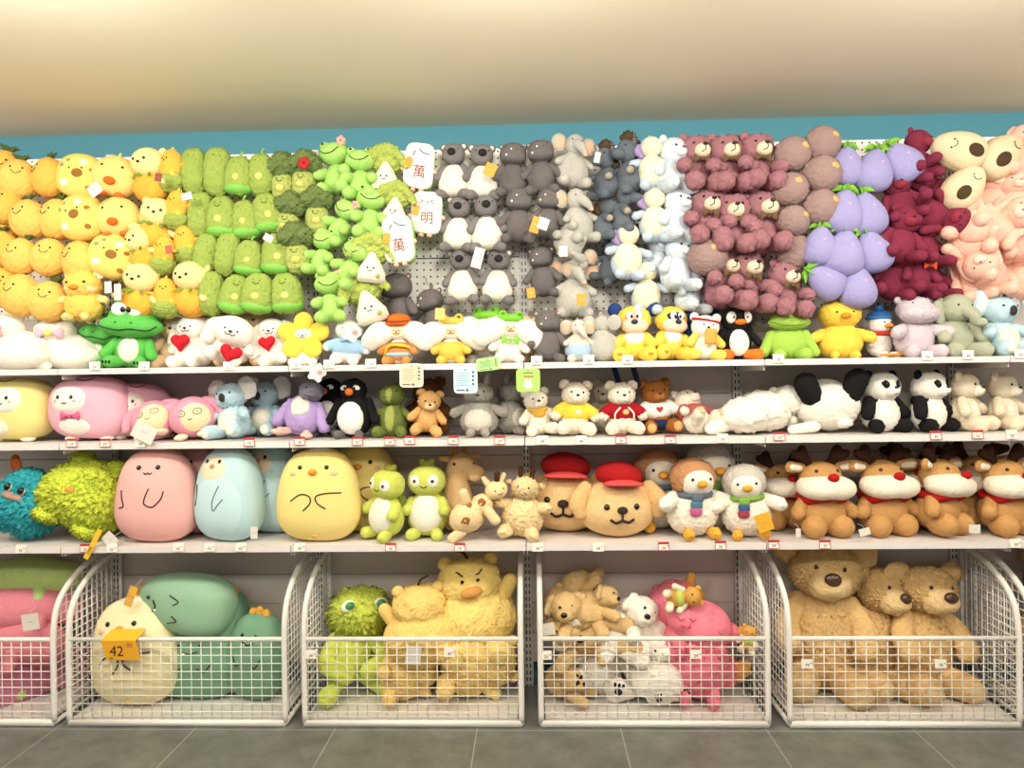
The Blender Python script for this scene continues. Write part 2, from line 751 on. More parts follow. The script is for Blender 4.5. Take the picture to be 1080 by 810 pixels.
# gondola: panels, posts, shelves
peg, slot = peg_mat(), slot_mat()
white = M('dcd5d0', 'paint')
panel_w = M('cfc4bd', 'paint')
bays = [(k, k + 1) for k in range(X0, X1)]
where = {-3: 'behind the yellow pineapples', -2: 'behind the green peas and broccoli', -1: 'behind the grey koalas',
         0: 'behind the elephants and maroon bears', 1: 'behind the purple eggplants', 2: 'behind the pink bunnies'}
bayname = {-3: 'over the leftmost, partly seen basket', -2: 'over the basket with the 42 price sign', -1: 'over the basket with the frog and yellow bears',
           0: 'over the basket with the white dogs', 1: 'over the basket of big tan bears', 2: 'over the rightmost, partly seen basket'}
for k, (a, b) in enumerate(bays):
    a_, b_ = a + .02, b - .02
    for nm, z0, z1, mt in (('lower', 1.79, 2.048, peg), ('upper', 2.054, 2.57, peg)):
        o = obj('pegboard_panel', box(a_, b_, 0, .02, z0, z1), mt, smooth=False)
        tag(o, f'white perforated pegboard panel, {nm} one {where[a]}', 'pegboard', 'pegboard panels')
    o = obj('gondola_back_panel', join(*[box(a_, b_, .004, .024, z, z + .139) for z in np.arange(.11, 1.78, .142)]), panel_w, smooth=False)
    tag(o, f'plain pale back panel of the shelving {bayname[a]}', 'shelving panel', 'shelving back panels')
post_at = {-2: 'behind the yellow duckling and crocodile', -1: 'behind the light green frogs', 0: 'beside the scruffy giraffe and the lone hippo',
           1: 'behind the grey penguin with the striped scarf', 2: 'behind the cream bears beside the pandas'}
for k in range(X0 + 1, X1):
    o = obj('slotted_post', join(box(-.019, .019, -.012, .02, 0, 2.58), box(-.023, .023, .02, .04, 0, 2.58)), slot, smooth=False)
    o.location = (k, 0, 0)
    tag(o, f'pale steel slotted shelving post {post_at[k]}', 'shelf post', 'slotted shelving posts')
lev = (('top', U1, S1), ('middle', U2, S2), ('lowest', U3, S3))
for a, b in bays:
    for nm, u, t in lev:
        r = empty('shelf_board', f'white metal shelf, {nm} of three, {bayname[a]}', 'shelf', (a, 0, t), 'white metal shelves')
        w = .998
        obj('deck', box(.002, w, -D + .012, -.014, -.012, 0), white, r, False)
        obj('front_lip', box(.002, w, -D, -D + .0115, u - t, .001), white, r, False)
        obj('bracket', box(.004, .008, -D + .02, -.02, -.045, -.0125), white, r, False)
    obj('bracket', box(w - .008, w - .004, -D + .02, -.02, -.045, -.0125), white, r, False)


# wire baskets on the floor
def wire(p, q, r=.0022):
    return tube([p, q], r, 6, 2, False)


wmat = M('e6e2da', 'paint')


def basket(xa, xb, label):
    r = empty('wire_basket', label, 'basket', ((xa + xb) / 2, 0, 0), 'white wire baskets under the shelves')
    w = (xb - xa) / 2
    f = -D
    t = .0125
    # curved side profile: back upright, sloping top, rounded front corner, front post
    prof = [(-.025, .66), (-.10, .655), (-.20, .63), (-.29, .585), (-.355, .53), (-.387, .46), (f, .36), (f, .2), (f, .02)]
    cur = spline(np.array([(0, a, b) for a, b in prof]), 41)[:, 1:]

    def zat(y):
        best = cur[cur[:, 1] > .25]
        return np.interp(-y, -best[:, 0], best[:, 1])
    gs = []
    for s in (-1, 1):
        x = s * (w - t)
        side = [tube([(x, a, b) for a, b in prof], t, 8, 41, False), tube([(x, -.025, .66), (x, -.025, .02)], t * .7, 8, 2, False),
                tube([(x, -.025, .014), (x, f, .014)], t * .8, 8, 2, False)]
        obj('side_frame', join(*side), wmat, r)
        ws = []
        for y in np.arange(-.06, f + .01, -.036):
            ws.append(wire((x, y, .02), (x, y, zat(y) - .004)))
        for z in np.arange(.06, .645, .034):
            ys = [y for y in np.arange(-.03, f - .001, -.004) if zat(y) > z]
            ye = min(ys) if ys else -.03
            if z < .4:
                ye = f
            if ye < -.06:
                ws.append(wire((x + .003 * s, -.03, z), (x + .003 * s, ye, z)))
        obj('side_mesh', join(*ws), wmat, r)
    obj('front_frame', join(tube([(-w + t, f, .372), (w - t, f, .372)], .0095, 8, 2, False), box(-w + .01, w - .01, f - .011, f + .011, .003, .028)), wmat, r)
    ws = []
    n = max(4, int(round((2 * w - .05) / .0435)))
    for x in np.linspace(-w + .025, w - .025, n + 1)[1:-1]:
        ws.append(wire((x, f, .025), (x, f, .37)))
    for z in np.linspace(.372, .028, 11)[1:-1]:
        ws.append(wire((-w + .02, f - .003, z), (w - .02, f - .003, z)))
    obj('front_mesh', join(*ws), wmat, r)
    obj('base_panel', box(-w + .03, w - .03, f + .02, -.03, .022, .034), wmat, r, False)
    return r


BZ = .0345
basket(-2.98, -2.026, 'white wire basket cut by the left edge, holding pink and pale green plush')
basket(-1.984, -1.022, 'white wire basket with a yellow 42 price sign, holding green dinosaur pillows')
basket(-.962, -.016, 'white wire basket holding a lime frog and fat yellow bears')
basket(.042, 1.012, 'white wire basket holding tan dogs, white dogs and pink dinosaurs')
basket(1.076, 2.036, 'white wire basket holding three big tan teddy bears')
basket(2.07, 3.0, 'white wire basket cut by the right edge, holding brown plush')

# ================================================================== kinds of plush
BLK = '17130f'


def critter(name, cat, c, limb=None, hc=None, kind='plush', head=(0, -.02, .74, .26, .23, .23), hn=2., body=(0, 0, .31, .28, .23, .32), taper=.12,
            arm=(((.2, -.03, .5), (.33, -.14, .33)), (.085, .09)), leg=(((.14, -.08, .12), (.2, -.34, .11)), (.11, .115)), ear=None, muz=None, nose=None,
            eye=(.1, .78, .022), mouth=None, belly=None, pad=None, shag=None, lp=0., sub=4, eyec=BLK, loop=False, limbk=None):
    """soft toy animal about one unit tall, facing -Y"""
    t = Toy(name, cat)
    limb = limb or c
    hc = hc or c
    lk = limbk or kind

    def pr(g, m, nm, up=None, k=kind, sh=True):
        if k == 'curl':
            g = fur(lump(g, .005, 26), .022, .4, .1)
        if lp:
            g = lump(g, lp, 7)
        return t.add(nm, g, M(m, k), up, shag if sh else None)
    bx, by, bz, rx, ry, rz = body
    t.b = pr(E(bx, by, bz, rx, ry, rz, sub=sub, taper=taper), c, 'body')
    if head:
        hx, hy, hz, ra, rb, rcc = head
        t.h = pr(E(hx, hy, hz, ra, rb, rcc, sub=sub, n=hn), hc, 'head')
    else:
        t.h = t.b
    up = t.h if head else t.b
    if arm:
        P, rad = arm
        g = tube(P, rad, 24 if kind == 'curl' else 14, 12 if kind == 'curl' else 6)
        pr(g, limb, 'arm', k=lk)
        pr(mirror(g), limb, 'arm', k=lk)
    if leg:
        P, rad = leg
        g = tube(P, rad, 24 if kind == 'curl' else 14, 12 if kind == 'curl' else 6)
        for q in (g, mirror(g)):
            l = pr(q, limb, 'leg', k=lk)
            if pad:
                e = np.array(P[-1]) * np.array([1 if q is g else -1, 1, 1])
                r = np.atleast_1d(rad)[-1]
                t.add('foot_pad', E(e[0], e[1] - r * .75, e[2], r * .68, r * .3, r * .72, sub=2), M(pad, 'plush'), l)
    if muz:
        mx, mz, a, b, cc, col = muz
        p, n = t.hit(up, mx, mz)
        t.m = t.add('muzzle', E(p[0], p[1] + b * .25, mz, a, b, cc, sub=3), M(col, kind if kind != 'curl' else 'plush'), up if head else None, shag)
    else:
        t.m = up
    if ear:
        for s in (-1, 1):
            k, ex, ez, er, inner = ear[:5]
            sh = None
            if k == 'round':
                g = E(ex, .0, ez, er, er * .5, er, sub=3)
                gi = E(ex, -er * .3, ez - er * .05, er * .62, er * .35, er * .62, sub=2)
            elif k == 'point':
                g = tube([(ex * .8, 0, ez - er), (ex * 1.05, 0, ez + er)], (er * .8, er * .25), 10, 5, sq=.6)
                gi = tube([(ex * .82, -er * .3, ez - er * .8), (ex * 1.03, -er * .3, ez + er * .6)], (er * .45, er * .12), 8, 4, sq=.6)
            elif k == 'long':
                L = ear[5]
                g = tube([(ex, .03, ez), (ex * 1.2, .02, ez + L * .5), (ex * 1.5, -.02, ez + L)], (er * .75, er, er * .7), 12, 9, sq=.5)
                gi = tube([(ex, .0 - er * .3, ez), (ex * 1.2, -er * .3, ez + L * .5), (ex * 1.45, -.04 - er * .25, ez + L * .9)], (er * .4, er * .6, er * .35), 8, 8, sq=.4)
            elif k == 'flop':
                L = ear[5]
                g = tube([(ex, .0, ez), (ex * 1.3, -.03, ez - L * .3), (ex * 1.4, -.07, ez - L)], (er * .7, er, er * .9), 12, 9, sq=.45)
                gi = None
            elif k == 'big':
                g = E(ex, .03, ez, er, er * .28, er * 1.1, rot=(0, 0, 0), sub=3)
                gi = E(ex, .03 - er * .16, ez, er * .72, er * .2, er * .8, sub=3)
            elif k == 'out':
                g = tube([(ex, .02, ez), (ex + er * 2.2, -.02, ez + er * .2)], (er * .8, er), 10, 5, sq=.5)
                gi = None
            if s < 0:
                g = mirror(g)
                gi = mirror(gi) if gi else None
            i = t.add('ear', g, M(ear[6] if len(ear) > 6 else hc, kind), up if head else None, shag)
            if inner and gi:
                t.add('inner_ear', gi, M(inner, 'plush'), up if head else i)
    if eye:
        for s in (-1, 1):
            t.knob('eye', up, s * eye[0], eye[1], eye[2], M(eyec, 'bead'), under=up)
    if nose:
        nx, nz, ra, rb, col = nose
        t.knob('nose', t.m, nx, nz, ra, M(col, 'emb' if ra > .05 else 'bead'), rz=rb, under=up, flat=.7, sub=3)
    if mouth:
        t.line('mouth', t.m, mouth, .008, M('3a2a22', 'emb'), under=up)
    if belly:
        z, a, b, col = belly[:4]
        t.patch('belly', t.b, 0, z, a, b, M(col, kind), lift=.04 if shag else .015, p=2.3)
    if loop:
        z = (head[2] + head[5]) if head else (body[2] + body[5])
        hang(t, z, .06)
    return t


def hang(t, z, y=.05):
    t.add('hang_loop', tube([(-.012, y, z - .04), (-.02, y + .02, z + .01), (0, y + .03, z + .045), (.02, y + .02, z + .01), (.012, y, z - .04)], .007, 5, 17), M('e8e2d4', 'cloth'))
    return t


def bow(w, h, d=.03):
    """ribbon bow outline puffed up"""
    L = [(0, 0), (-w, h), (-w * 1.05, 0), (-w, -h)]
    a = puff(np.array([(-.02, -.03 * h), (-w, -h), (-w * 1.05, 0), (-w, h), (-.02, h * .2)]), d, rings=4)
    b = mirror(a)
    k = E(0, -d * .3, 0, w * .22, d * 1.3, h * .45, sub=2)
    return join(a, b, k)


# --- yellow block -------------------------------------------------------------------------------
def pineapple(c):
    t = Toy('plush_pineapple', 'plush pineapple')
    t.big = 1.12
    V, F = E(0, 0, .47, .43, .36, .47, sub=5, taper=.08)
    n = normals(V, F)
    a = np.arctan2(V[:, 0], -V[:, 1])
    g = np.minimum(np.abs(np.sin(a * 4 + V[:, 2] * 8)), np.abs(np.sin(a * 4 - V[:, 2] * 8)))
    dp = np.clip(1 - g / .3, 0, 1) * .02 * np.clip((.72 - V[:, 2]) * 5, 0, 1)
    V = V - n * dp[:, None]
    b = t.add('body', lump((V, F), .006, 30), M(c, 'plush'))
    t.face(b, .12, .68, .026, BLK, [(-.1, .6), (-.05, .55), (0, .535), (.05, .55), (.1, .6)], .009)
    for k in range(6):
        an = k * 60 + 20
        u, w = math.cos(R(an)), math.sin(R(an))
        t.add('crown_leaf', tube([(0, .05, .9), (u * .07, .06 + w * .05, 1.0), (u * .2, .09 + w * .09, 1.06 + .02 * (k % 2))], (.04, .05, .008), 8, 7, sq=.4), M('4f5f2c', 'plush'))
    return hang(t, .93, .2)


def cheese():
    t = Toy('plush_cheese', 'plush cheese')
    b = t.add('body', lump(E(0, 0, .5, .5, .32, .5, n=2.5), .008, 8), M('f0d06c'))
    for x, z, a, c in ((.05, .52, .13, '96682c'), (-.22, .3, .1, 'efe9cf'), (.15, .78, .1, 'efe6c2'), (-.3, .68, .06, '8f9b78'), (-.17, .8, .05, '8f9b78'), (.33, .62, .06, 'a9712f'),
                       (.28, .22, .07, 'a9712f')):
        t.patch('spot', b, x, z, a, a * .85, M(c), lift=.006)
    t.knob('eye', b, -.12, .62, .022, M(BLK, 'bead'))
    t.knob('eye', b, .14, .64, .022, M(BLK, 'bead'))
    return hang(t, 1., .05)


def lemon_chick():
    t = Toy('plush_chick', 'plush chick')
    b = t.add('body', lump(E(0, 0, .45, .5, .34, .45), .007, 9), M('f2d37a'))
    t.add('wing', tube([(-.4, -.03, .5), (-.56, -.08, .36)], (.09, .08), 10, 5, sq=.6), M('f2d37a'))
    t.add('wing', tube([(.4, -.03, .5), (.56, -.08, .36)], (.09, .08), 10, 5, sq=.6), M('f2d37a'))
    t.knob('beak', b, 0, .3, .12, M('e86a1e', 'plush'), flat=.6, rz=.09)
    for s in (-1, 1):
        t.knob('eye', b, s * .2, .62, .03, M(BLK, 'bead'))
        t.add('foot', E(s * .18, -.2, .04, .1, .13, .06, sub=3), M('e8772a'))
    t.add('tuft', tube([(0, 0, .87), (.03, -.02, .97)], (.05, .02), 8, 4), M('f2d37a'))
    return hang(t, .9, .08)


def kernel_bear():
    """pale round head over an orange pineapple body with a green leaf collar"""
    t = Toy('plush_fruit_bear', 'plush bear')
    V, F = E(0, .02, .28, .34, .28, .29, sub=5)
    n = normals(V, F)
    a = np.arctan2(V[:, 0], -V[:, 1])
    g = np.minimum(np.abs(np.sin(a * 4 + V[:, 2] * 11)), np.abs(np.sin(a * 4 - V[:, 2] * 11)))
    V = V - n * (np.clip(1 - g / .3, 0, 1) * .012)[:, None]
    t.add('body', (V, F), M('eeb040'))
    h = t.add('head', lump(E(0, -.04, .72, .33, .27, .27), .005, 9), M('f3dd94'))
    t.face(h, .11, .74, .028, BLK)
    t.knob('nose', h, 0, .68, .035, M(BLK, 'bead'), rz=.026)
    for s in (-1, 1):
        t.add('ear', E(s * .27, .0, .9, .09, .06, .09, sub=3), M('f3dd94'), h)
        t.add('arm', tube([(s * .28, -.06, .4), (s * .4, -.14, .34)], (.07, .06), 10, 4), M('f3dd94'))
    for k in range(7):
        an = R(k * 51)
        t.add('collar_leaf', tube([(math.cos(an) * .1, math.sin(an) * .1 - .02, .52), (math.cos(an) * .32, math.sin(an) * .28 - .04, .44)], (.07, .02), 8, 4, sq=.4), M('7f9a3c'))
    return hang(t, .97, .05)


def corn():
    t = Toy('plush_corn', 'plush corn')
    b = t.add('body', lump(E(0, 0, .55, .3, .25, .47), .006, 14), M('f1b544'))
    t.add('husk', fur(lump(E(0, .01, .25, .335, .28, .27, sub=5, taper=-.06), .01, 24), .024, .4, .1), M('a9bb58', 'curl'))
    t.face(b, .07, .76, .022, BLK)
    t.knob('nose', b, 0, .71, .022, M(BLK, 'bead'))
    for s in (-1, 1):
        t.add('arm', tube([(s * .27, -.03, .6), (s * .42, -.06, .62)], (.05, .04), 8, 4), M('f1b544'))
    t.knob('cheek_button', b, .2, .4, .07, M('e8c84a', 'plush'), flat=.4)
    t.add('tip', tube([(0, 0, 1.), (.02, 0, 1.06)], (.05, .02), 8, 4), M('efc35c'))
    return hang(t, 1.0, .06)


def duckling():
    t = critter('plush_duckling', 'plush duckling', 'f4c65c', head=(0, -.03, .68, .34, .28, .3), body=(0, 0, .32, .36, .28, .32), arm=(((.32, -.03, .42), (.5, -.1, .38)), (.09, .07)),
                leg=(((.15, -.12, .06), (.18, -.3, .05)), (.07, .08)), eye=(.17, .72, .03), limb='f6d98a', shag=(.03, .3), loop=True)
    t.knob('beak', t.h, 0, .62, .1, M('e88a2e', 'plush'), rz=.05)
    for s in (-1, 1):
        t.patch('cheek', t.h, s * .24, .6, .07, .05, M('f7e6b8'))
        t.add('tuft', E(s * .28, .02, .9, .12, .08, .1, sub=3), M('faf0cf'), t.h)
    return t


# --- green block --------------------------------------------------------------------------------
def gherkin(face=False, dot=False, cup=False, stem=False, shape=(.28, .24)):
    t = Toy('plush_cucumber' if not cup else 'plush_pea_pod', 'plush cucumber' if not cup else 'plush pea pod')
    a, b_ = shape
    b = t.add('body', fur(lump(E(0, 0, .5, a, b_, .5, sub=5, n=2.5, taper=.12 if cup else .0), .006, 26), .026, .4, .1), M('a3b956', 'curl'))
    if cup:
        t.add('pod_cup', E(0, .0, .17, a * 1.07, b_ * 1.06, .175, taper=-.08), M('84c854'))
    if dot:
        t.knob('button', b, .05, .42, .085, M('e9e07a', 'plush'), flat=.45, sub=3)
    if face:
        t.face(b, .07, .82, .016, BLK, [(-.07, .76), (-.035, .725), (0, .718), (.035, .725), (.07, .76)], .009)
    else:
        t.knob('eye', b, -.04, .8, .014, M(BLK, 'bead'))
        t.knob('eye', b, .07, .8, .014, M(BLK, 'bead'))
    if stem:
        t.add('stem', tube([(0, 0, .98), (.01, 0, 1.07), (.05, 0, 1.12)], (.04, .03, .035), 8, 7), M('86b84e'))
    return hang(t, .98, .05)


def broccoli(flower=False):
    t = Toy('plush_broccoli', 'plush broccoli')
    g = union([E(0, 0, .68, .3, .26, .27), E(-.16, -.06, .66, .19, .2, .19), E(.16, -.06, .66, .19, .2, .19), E(0, -.1, .78, .2, .17, .17)], .018, 3)
    t.add('floret_head', fur(lump(g, .016, 30), .03, .4, 0), M('75894c', 'curl'))
    b = t.add('stalk', fur(lump(E(0, -.02, .25, .23, .2, .3, sub=5, n=2.6, taper=-.05), .008, 34), .02, .4, .1), M('b4c064', 'curl'))
    t.face(b, .06, .4, .017, BLK, [(-.05, .36), (0, .335), (.05, .36)], .008)
    t.knob('button', b, .02, .2, .085, M('e8dc78', 'plush'), flat=.45, sub=3)
    if flower:
        for k in range(5):
            a = R(k * 72)
            t.add('flower_petal', E(.1 + math.cos(a) * .075, -.33, .62 + math.sin(a) * .075, .065, .03, .065, sub=2), M('b82e2a'))
    return hang(t, .95, .05)


def frog(flower=False):
    c = 'a8d46c'
    t = critter('plush_frog', 'plush frog', c, head=(0, -.03, .76, .27, .22, .19), body=(0, 0, .33, .23, .2, .27), arm=(((.18, -.08, .45), (.24, -.2, .4)), (.09, .1)),
                leg=(((.14, -.1, .14), (.18, -.25, .13)), (.11, .115)), eye=None, loop=True)
    for s in (-1, 1):
        t.add('eye_bump', E(s * .16, -.02, .93, .085, .08, .075, sub=3), M(c), t.h)
        t.add('eye', E(s * .16, -.095, .95, .025, .014, .025, sub=2), M(BLK, 'bead'), t.h)
    t.line('mouth', t.h, [(-.17, .8), (-.09, .735), (0, .715), (.09, .735), (.17, .8)], .009, M('2c3a1a', 'emb'))
    if flower:
        for k in range(5):
            a = R(k * 72)
            t.add('flower_petal', E(.2 + math.cos(a) * .05, -.13, .93 + math.sin(a) * .05, .04, .02, .04, sub=2), M('f0a8a0'), t.h)
    return t


def dumpling():
    t = Toy('plush_rice_dumpling', 'plush rice dumpling')
    o = np.array([(-.3, .06), (-.22, 0), (.22, 0), (.3, .06), (.3, .2), (.07, .62), (0, .67), (-.07, .62), (-.3, .2)])
    b = t.add('body', puff(o, .2, rings=7), M('ece5cf'))
    t.face(b, .06, .28, .022, BLK, [(-.04, .23), (-.02, .21), (0, .225), (.02, .21), (.04, .23)], .007)
    t.knob('button', b, .16, .13, .05, M('c4b45a', 'plush'), flat=.4)
    h = t.add('leaf_hat', fur(lump(union([E(-.02, .14, .68, .38, .2, .27), tube([(.3, -.02, .72), (0, .06, .93), (-.3, .0, .76), (-.46, -.06, .52)], (.08, .13, .13, .06)), tube([(.3, .02, .72), (.44, -.04, .56)], (.1, .06))], .018, 3), .012, 32), .026, .4, .1), M('bccb62', 'curl'))
    return hang(t, .93, .06)


def mahjong(ch, feat):
    t = Toy('plush_mahjong_tile', 'plush mahjong tile')
    b = t.add('body', lump(rbox(0, -.05, .53, .66, .2, .92, n=4.5), .004, 10), M('efece0'))
    t.add('back_layer', rbox(0, .09, .53, .67, .16, .93, n=4.5), M('8ec26a'))
    t.word('lettering', b, ch, .02, .4, .28, M('8e1f25', 'emb'))
    if feat == 'wink':
        t.lines('brow_line', b, [[(-.14, .8), (-.08, .76)], [(-.14, .72), (-.08, .76)], [(.14, .8), (.08, .76)], [(.14, .72), (.08, .76)], [(-.02, .76), (.02, .76), (.02, .7)]], .008, M('2a2320', 'emb'))
    else:
        t.lines('brow_line', b, [[(-.09, .8), (-.13, .75), (-.14, .71)], [(-.02, .85), (.07, .78), (.2, .76)]], .01, M('2a2320', 'emb'))
    for s in (-1, 1):
        t.add('foot', E(s * .09, -.1, .03, .06, .08, .045, sub=3), M('f0c3a4'))
        t.add('hand', E(s * .35, -.06, .45, .05, .05, .05, sub=3), M('f0c3a4'))
    t.add('collar_tag', puff(circ(.075, .11, 16, p=4), .01, (-.22, -.19, .55), 3, (0, 15, 0)), M('e39a2c', 'paper'))
    return hang(t, .98, .04)


# --- grey block ---------------------------------------------------------------------------------
def koala():
    t = critter('plush_koala', 'plush koala', '7d7876', head=(0, -.02, .8, .2, .18, .185), hn=2.3, body=(0, 0, .36, .23, .2, .3), taper=.16, belly=None, loop=True,
                arm=(((.17, -.04, .55), (.28, -.12, .38)), (.07, .075)), leg=(((.13, -.08, .1), (.23, -.2, .06)), (.08, .085)),
                ear=('round', .175, .93, .075, 'e9e4d6'), eye=(.11, .84, .014), nose=(0, .79, .075, .062, '191514'))
    t.add('belly', E(0, -.03, .33, .262, .2, .29, taper=.24, n=2.3), M('e6e1d2'), t.b)
    return t


def hippo():
    t = critter('plush_hippo', 'plush hippo', '6c6664', head=(0, -.04, .76, .235, .22, .2), hn=2.3, body=(0, 0, .33, .25, .21, .31), loop=True,
                arm=(((.18, -.04, .5), (.31, -.12, .34)), (.07, .075)), leg=(((.14, -.08, .1), (.22, -.22, .06)), (.08, .085)),
                ear=('round', .2, .9, .05, 'd9b7a0'), eye=(.13, .85, .012))
    t.add('snout', E(0, -.12, .7, .225, .16, .12, n=2.4), M('6c6664'), t.h)
    for s in (-1, 1):
        t.knob('tooth', len(t.P) - 1, s * .13, .69, .02, M('f0ece0', 'emb'), under=t.h)
        t.knob('nostril', t.h, s * .06, .8, .012, M('4c4644', 'emb'), under=t.h)
    return t


def elephant(c='b7b5ab', inner='e6b898'):
    t = critter('plush_elephant', 'plush elephant', c, head=(0, -.03, .78, .17, .17, .19), body=(0, 0, .35, .29, .24, .34), taper=.24, loop=True,
                arm=(((.17, -.04, .52), (.3, -.12, .42)), (.06, .065)), leg=(((.13, -.1, .1), (.2, -.25, .08)), (.085, .095)),
                ear=('big', .27, .8, .15, inner), eye=(.09, .83, .015))
    t.add('trunk', tube([(0, -.14, .76), (.04, -.23, .7), (.08, -.27, .63), (.11, -.28, .58)], (.1, .085, .065, .05), 12, 12), M(c), t.h)
    t.add('trunk_tip', E(.125, -.285, .55, .045, .045, .035, sub=2), M(inner), t.h)
    return t


def donkey():
    c = '626a72'
    t = critter('plush_donkey', 'plush donkey', c, head=(0, -.06, .78, .15, .2, .2), body=(0, 0, .33, .25, .22, .32), taper=.25, loop=True,
                arm=(((.17, -.06, .48), (.26, -.2, .4)), (.06, .065)), leg=(((.14, -.1, .1), (.2, -.25, .08)), (.08, .09)),
                ear=('point', .11, .98, .08, '8a7a66'), eye=(.1, .84, .018))
    t.add('snout', E(0, -.24, .7, .11, .15, .1), M(c), t.h)
    g = union([E(0, -.06 + .055 * k, 1.0 - .02 * k * k, .1, .085, .1, sub=3) for k in range(6)], .018, 1)
    t.add('mane', fur(lump(g, .014, 36), .04, .3, 0), M('5c4a34', 'shag'), t.h)
    for s in (-1, 1):
        t.add('hoof', E(s * .26, -.22, .39, .068, .07, .068, sub=3), M('a59c88'))
    return t


def soft_penguin():
    """cream face and tummy, pale blue back and flippers"""
    t = critter('plush_penguin', 'plush penguin', 'bccddd', head=(0, .0, .8, .2, .17, .19), body=(0, .02, .34, .27, .2, .33), loop=True,
                arm=(((.22, .0, .52), (.36, -.1, .46)), (.07, .075)), leg=(((.13, -.1, .08), (.18, -.22, .07)), (.09, .095)), eye=None)
    t.add('face_panel', E(.0, -.05, .79, .185, .15, .18), M('f0e2bf'), t.h)
    t.add('belly', E(0, -.06, .36, .25, .18, .28), M('f2e4c3'), t.b)
    t.add('scarf', tube([(-.17, .02, .64), (-.25, .0, .72), (-.22, .03, .82)], (.05, .07, .05), 8, 9), M('a990bd'))
    return t


def pale_bear():
    return critter('plush_bear', 'plush bear', 'd0dae0', ear=('round', .2, .92, .08, 'e7e7e2'), muz=(0, .7, .11, .08, .085, 'dfe4e6'), nose=(0, .745, .03, .022, '4c5560'), pad='dbe0df', lp=.006, loop=True)


def rose_bear():
    t = critter('plush_teddy_bear', 'plush teddy bear', 'a8747b', kind='curl', ear=('round', .2, .93, .085, None), head=(0, -.02, .74, .27, .24, .24),
                muz=(.02, .69, .13, .12, .115, 'efdcb8'), nose=(.02, .755, .04, .028, '15100f'), eye=(.12, .8, .024), mouth=[(.02, .73), (.02, .67), (-.03, .64)], loop=True,
                body=(0, 0, .32, .25, .22, .31),
                arm=(((.2, -.06, .48), (.3, -.28, .42)), (.07, .125)), leg=(((.12, -.15, .14), (.175, -.42, .15)), (.09, .155)))
    t.add('ribbon_bow', tf(bow(.13, .07), (0, -.27, .54)), M('6b5138', 'cloth'))
    return t


def coconut():
    t = Toy('plush_kiwi_fruit', 'plush kiwi fruit')
    b = t.add('body', fur(lump(E(0, 0, .5, .5, .42, .5, sub=5), .005, 20), .026, .4, .1), M('a98c86', 'curl'))
    t.patch('spot', b, .2, .68, .11, .1, M('d8b370'), lift=.02)
    return hang(t, 1., .05)


def eggplant():
    t = Toy('plush_eggplant', 'plush eggplant')
    b = t.add('body', lump(E(0, 0, .48, .4, .32, .5, sub=4, taper=.33), .006, 9), M('9c97c6'))
    for k in range(6):
        a = R(k * 60 + 10)
        u, w = math.cos(a), math.sin(a)
        t.add('leaf', tube([(u * .02, .03 + w * .02, 1.0), (u * .14, .02 + w * .12, 1.01), (u * .3, .02 + w * .22, .93)], (.05, .07, .012), 8, 7, sq=.35), M('7cb83c', 'cloth'))
    t.add('stem', tube([(0, .02, .97), (.02, .02, 1.1)], (.045, .035), 8, 4), M('6aa83a', 'cloth'))
    t.knob('cheek', b, .05, .62, .035, M('d9a4d2', 'plush'), flat=.2)
    return hang(t, 1., .08)


def wine_bear(ribbon=False):
    t = critter('plush_bear', 'plush bear', '802c42', ear=('round', .19, .93, .07, None), muz=(0, .69, .12, .12, .1, '8f2f40'), nose=(0, .74, .03, .022, '4a1420'), eye=(.11, .8, .018),
                   arm=(((.2, -.04, .5), (.34, -.18, .3)), (.08, .09)), leg=(((.15, -.08, .13), (.24, -.38, .1)), (.1, .105)), lp=.008, loop=True)
    if ribbon:
        t.add('ribbon_bow', tf(bow(.13, .08), (.05, -.3, .52)), M('d8562e', 'cloth'))
    return t


def avocado():
    t = Toy('plush_avocado', 'plush avocado')
    b = t.add('body', lump(E(0, 0, .5, .36, .25, .5, taper=.18), .006, 8), M('dcc9a4'))
    t.add('skin', E(0, .05, .5, .38, .23, .515, taper=.18), M('c9b68c'))
    t.patch('pit', b, .0, .3, .13, .16, M('4a3a26'), lift=.02)
    t.face(b, .08, .72, .018, BLK, [(-.06, .68), (0, .65), (.06, .68)], .008)
    return hang(t, 1., .06)


def pink_bunny():
    t = critter('plush_bunny', 'plush bunny', 'f0bca6', ear=('flop', .17, .9, .075, None, .42), muz=(0, .68, .1, .08, .08, 'f5cdba'), nose=(0, .72, .022, .018, 'c76f62'), eye=(.11, .77, .014),
                arm=(((.2, -.04, .5), (.33, -.2, .32)), (.085, .095)), leg=(((.15, -.08, .13), (.23, -.36, .11)), (.11, .12)), lp=.008, loop=True)
    return t

# --- larger toys of the shelves -----------------------------------------------------------------
def lying_cat():
    t = Toy('plush_cat', 'plush cat')
    b = t.add('body', lump(union([E(.05, 0, .35, .6, .38, .35, flat=.1), E(.1, -.1, .25, .66, .36, .25)], .03, 4), .006, 6), M('ece7da'))
    h = t.add('head', E(-.12, -.12, .72, .36, .27, .24), M('efeadd'))
    for s in (-1, 1):
        t.add('ear', E(-.12 + s * .24, -.05, .92, .1, .07, .09, sub=3), M('efeadd'), h)
    t.add('ribbon_bow', tf(bow(.22, .11, .05), (-.12, -.4, .66)), M('e6b4c6', 'cloth'))
    t.add('bow_knot', E(-.12, -.45, .66, .07, .05, .06, sub=3), M('ecd873', 'cloth'))
    t.add('paw', tube([(-.4, -.3, .1), (-.15, -.42, .07)], (.09, .08), 10, 4), M('ece7da'))
    return t


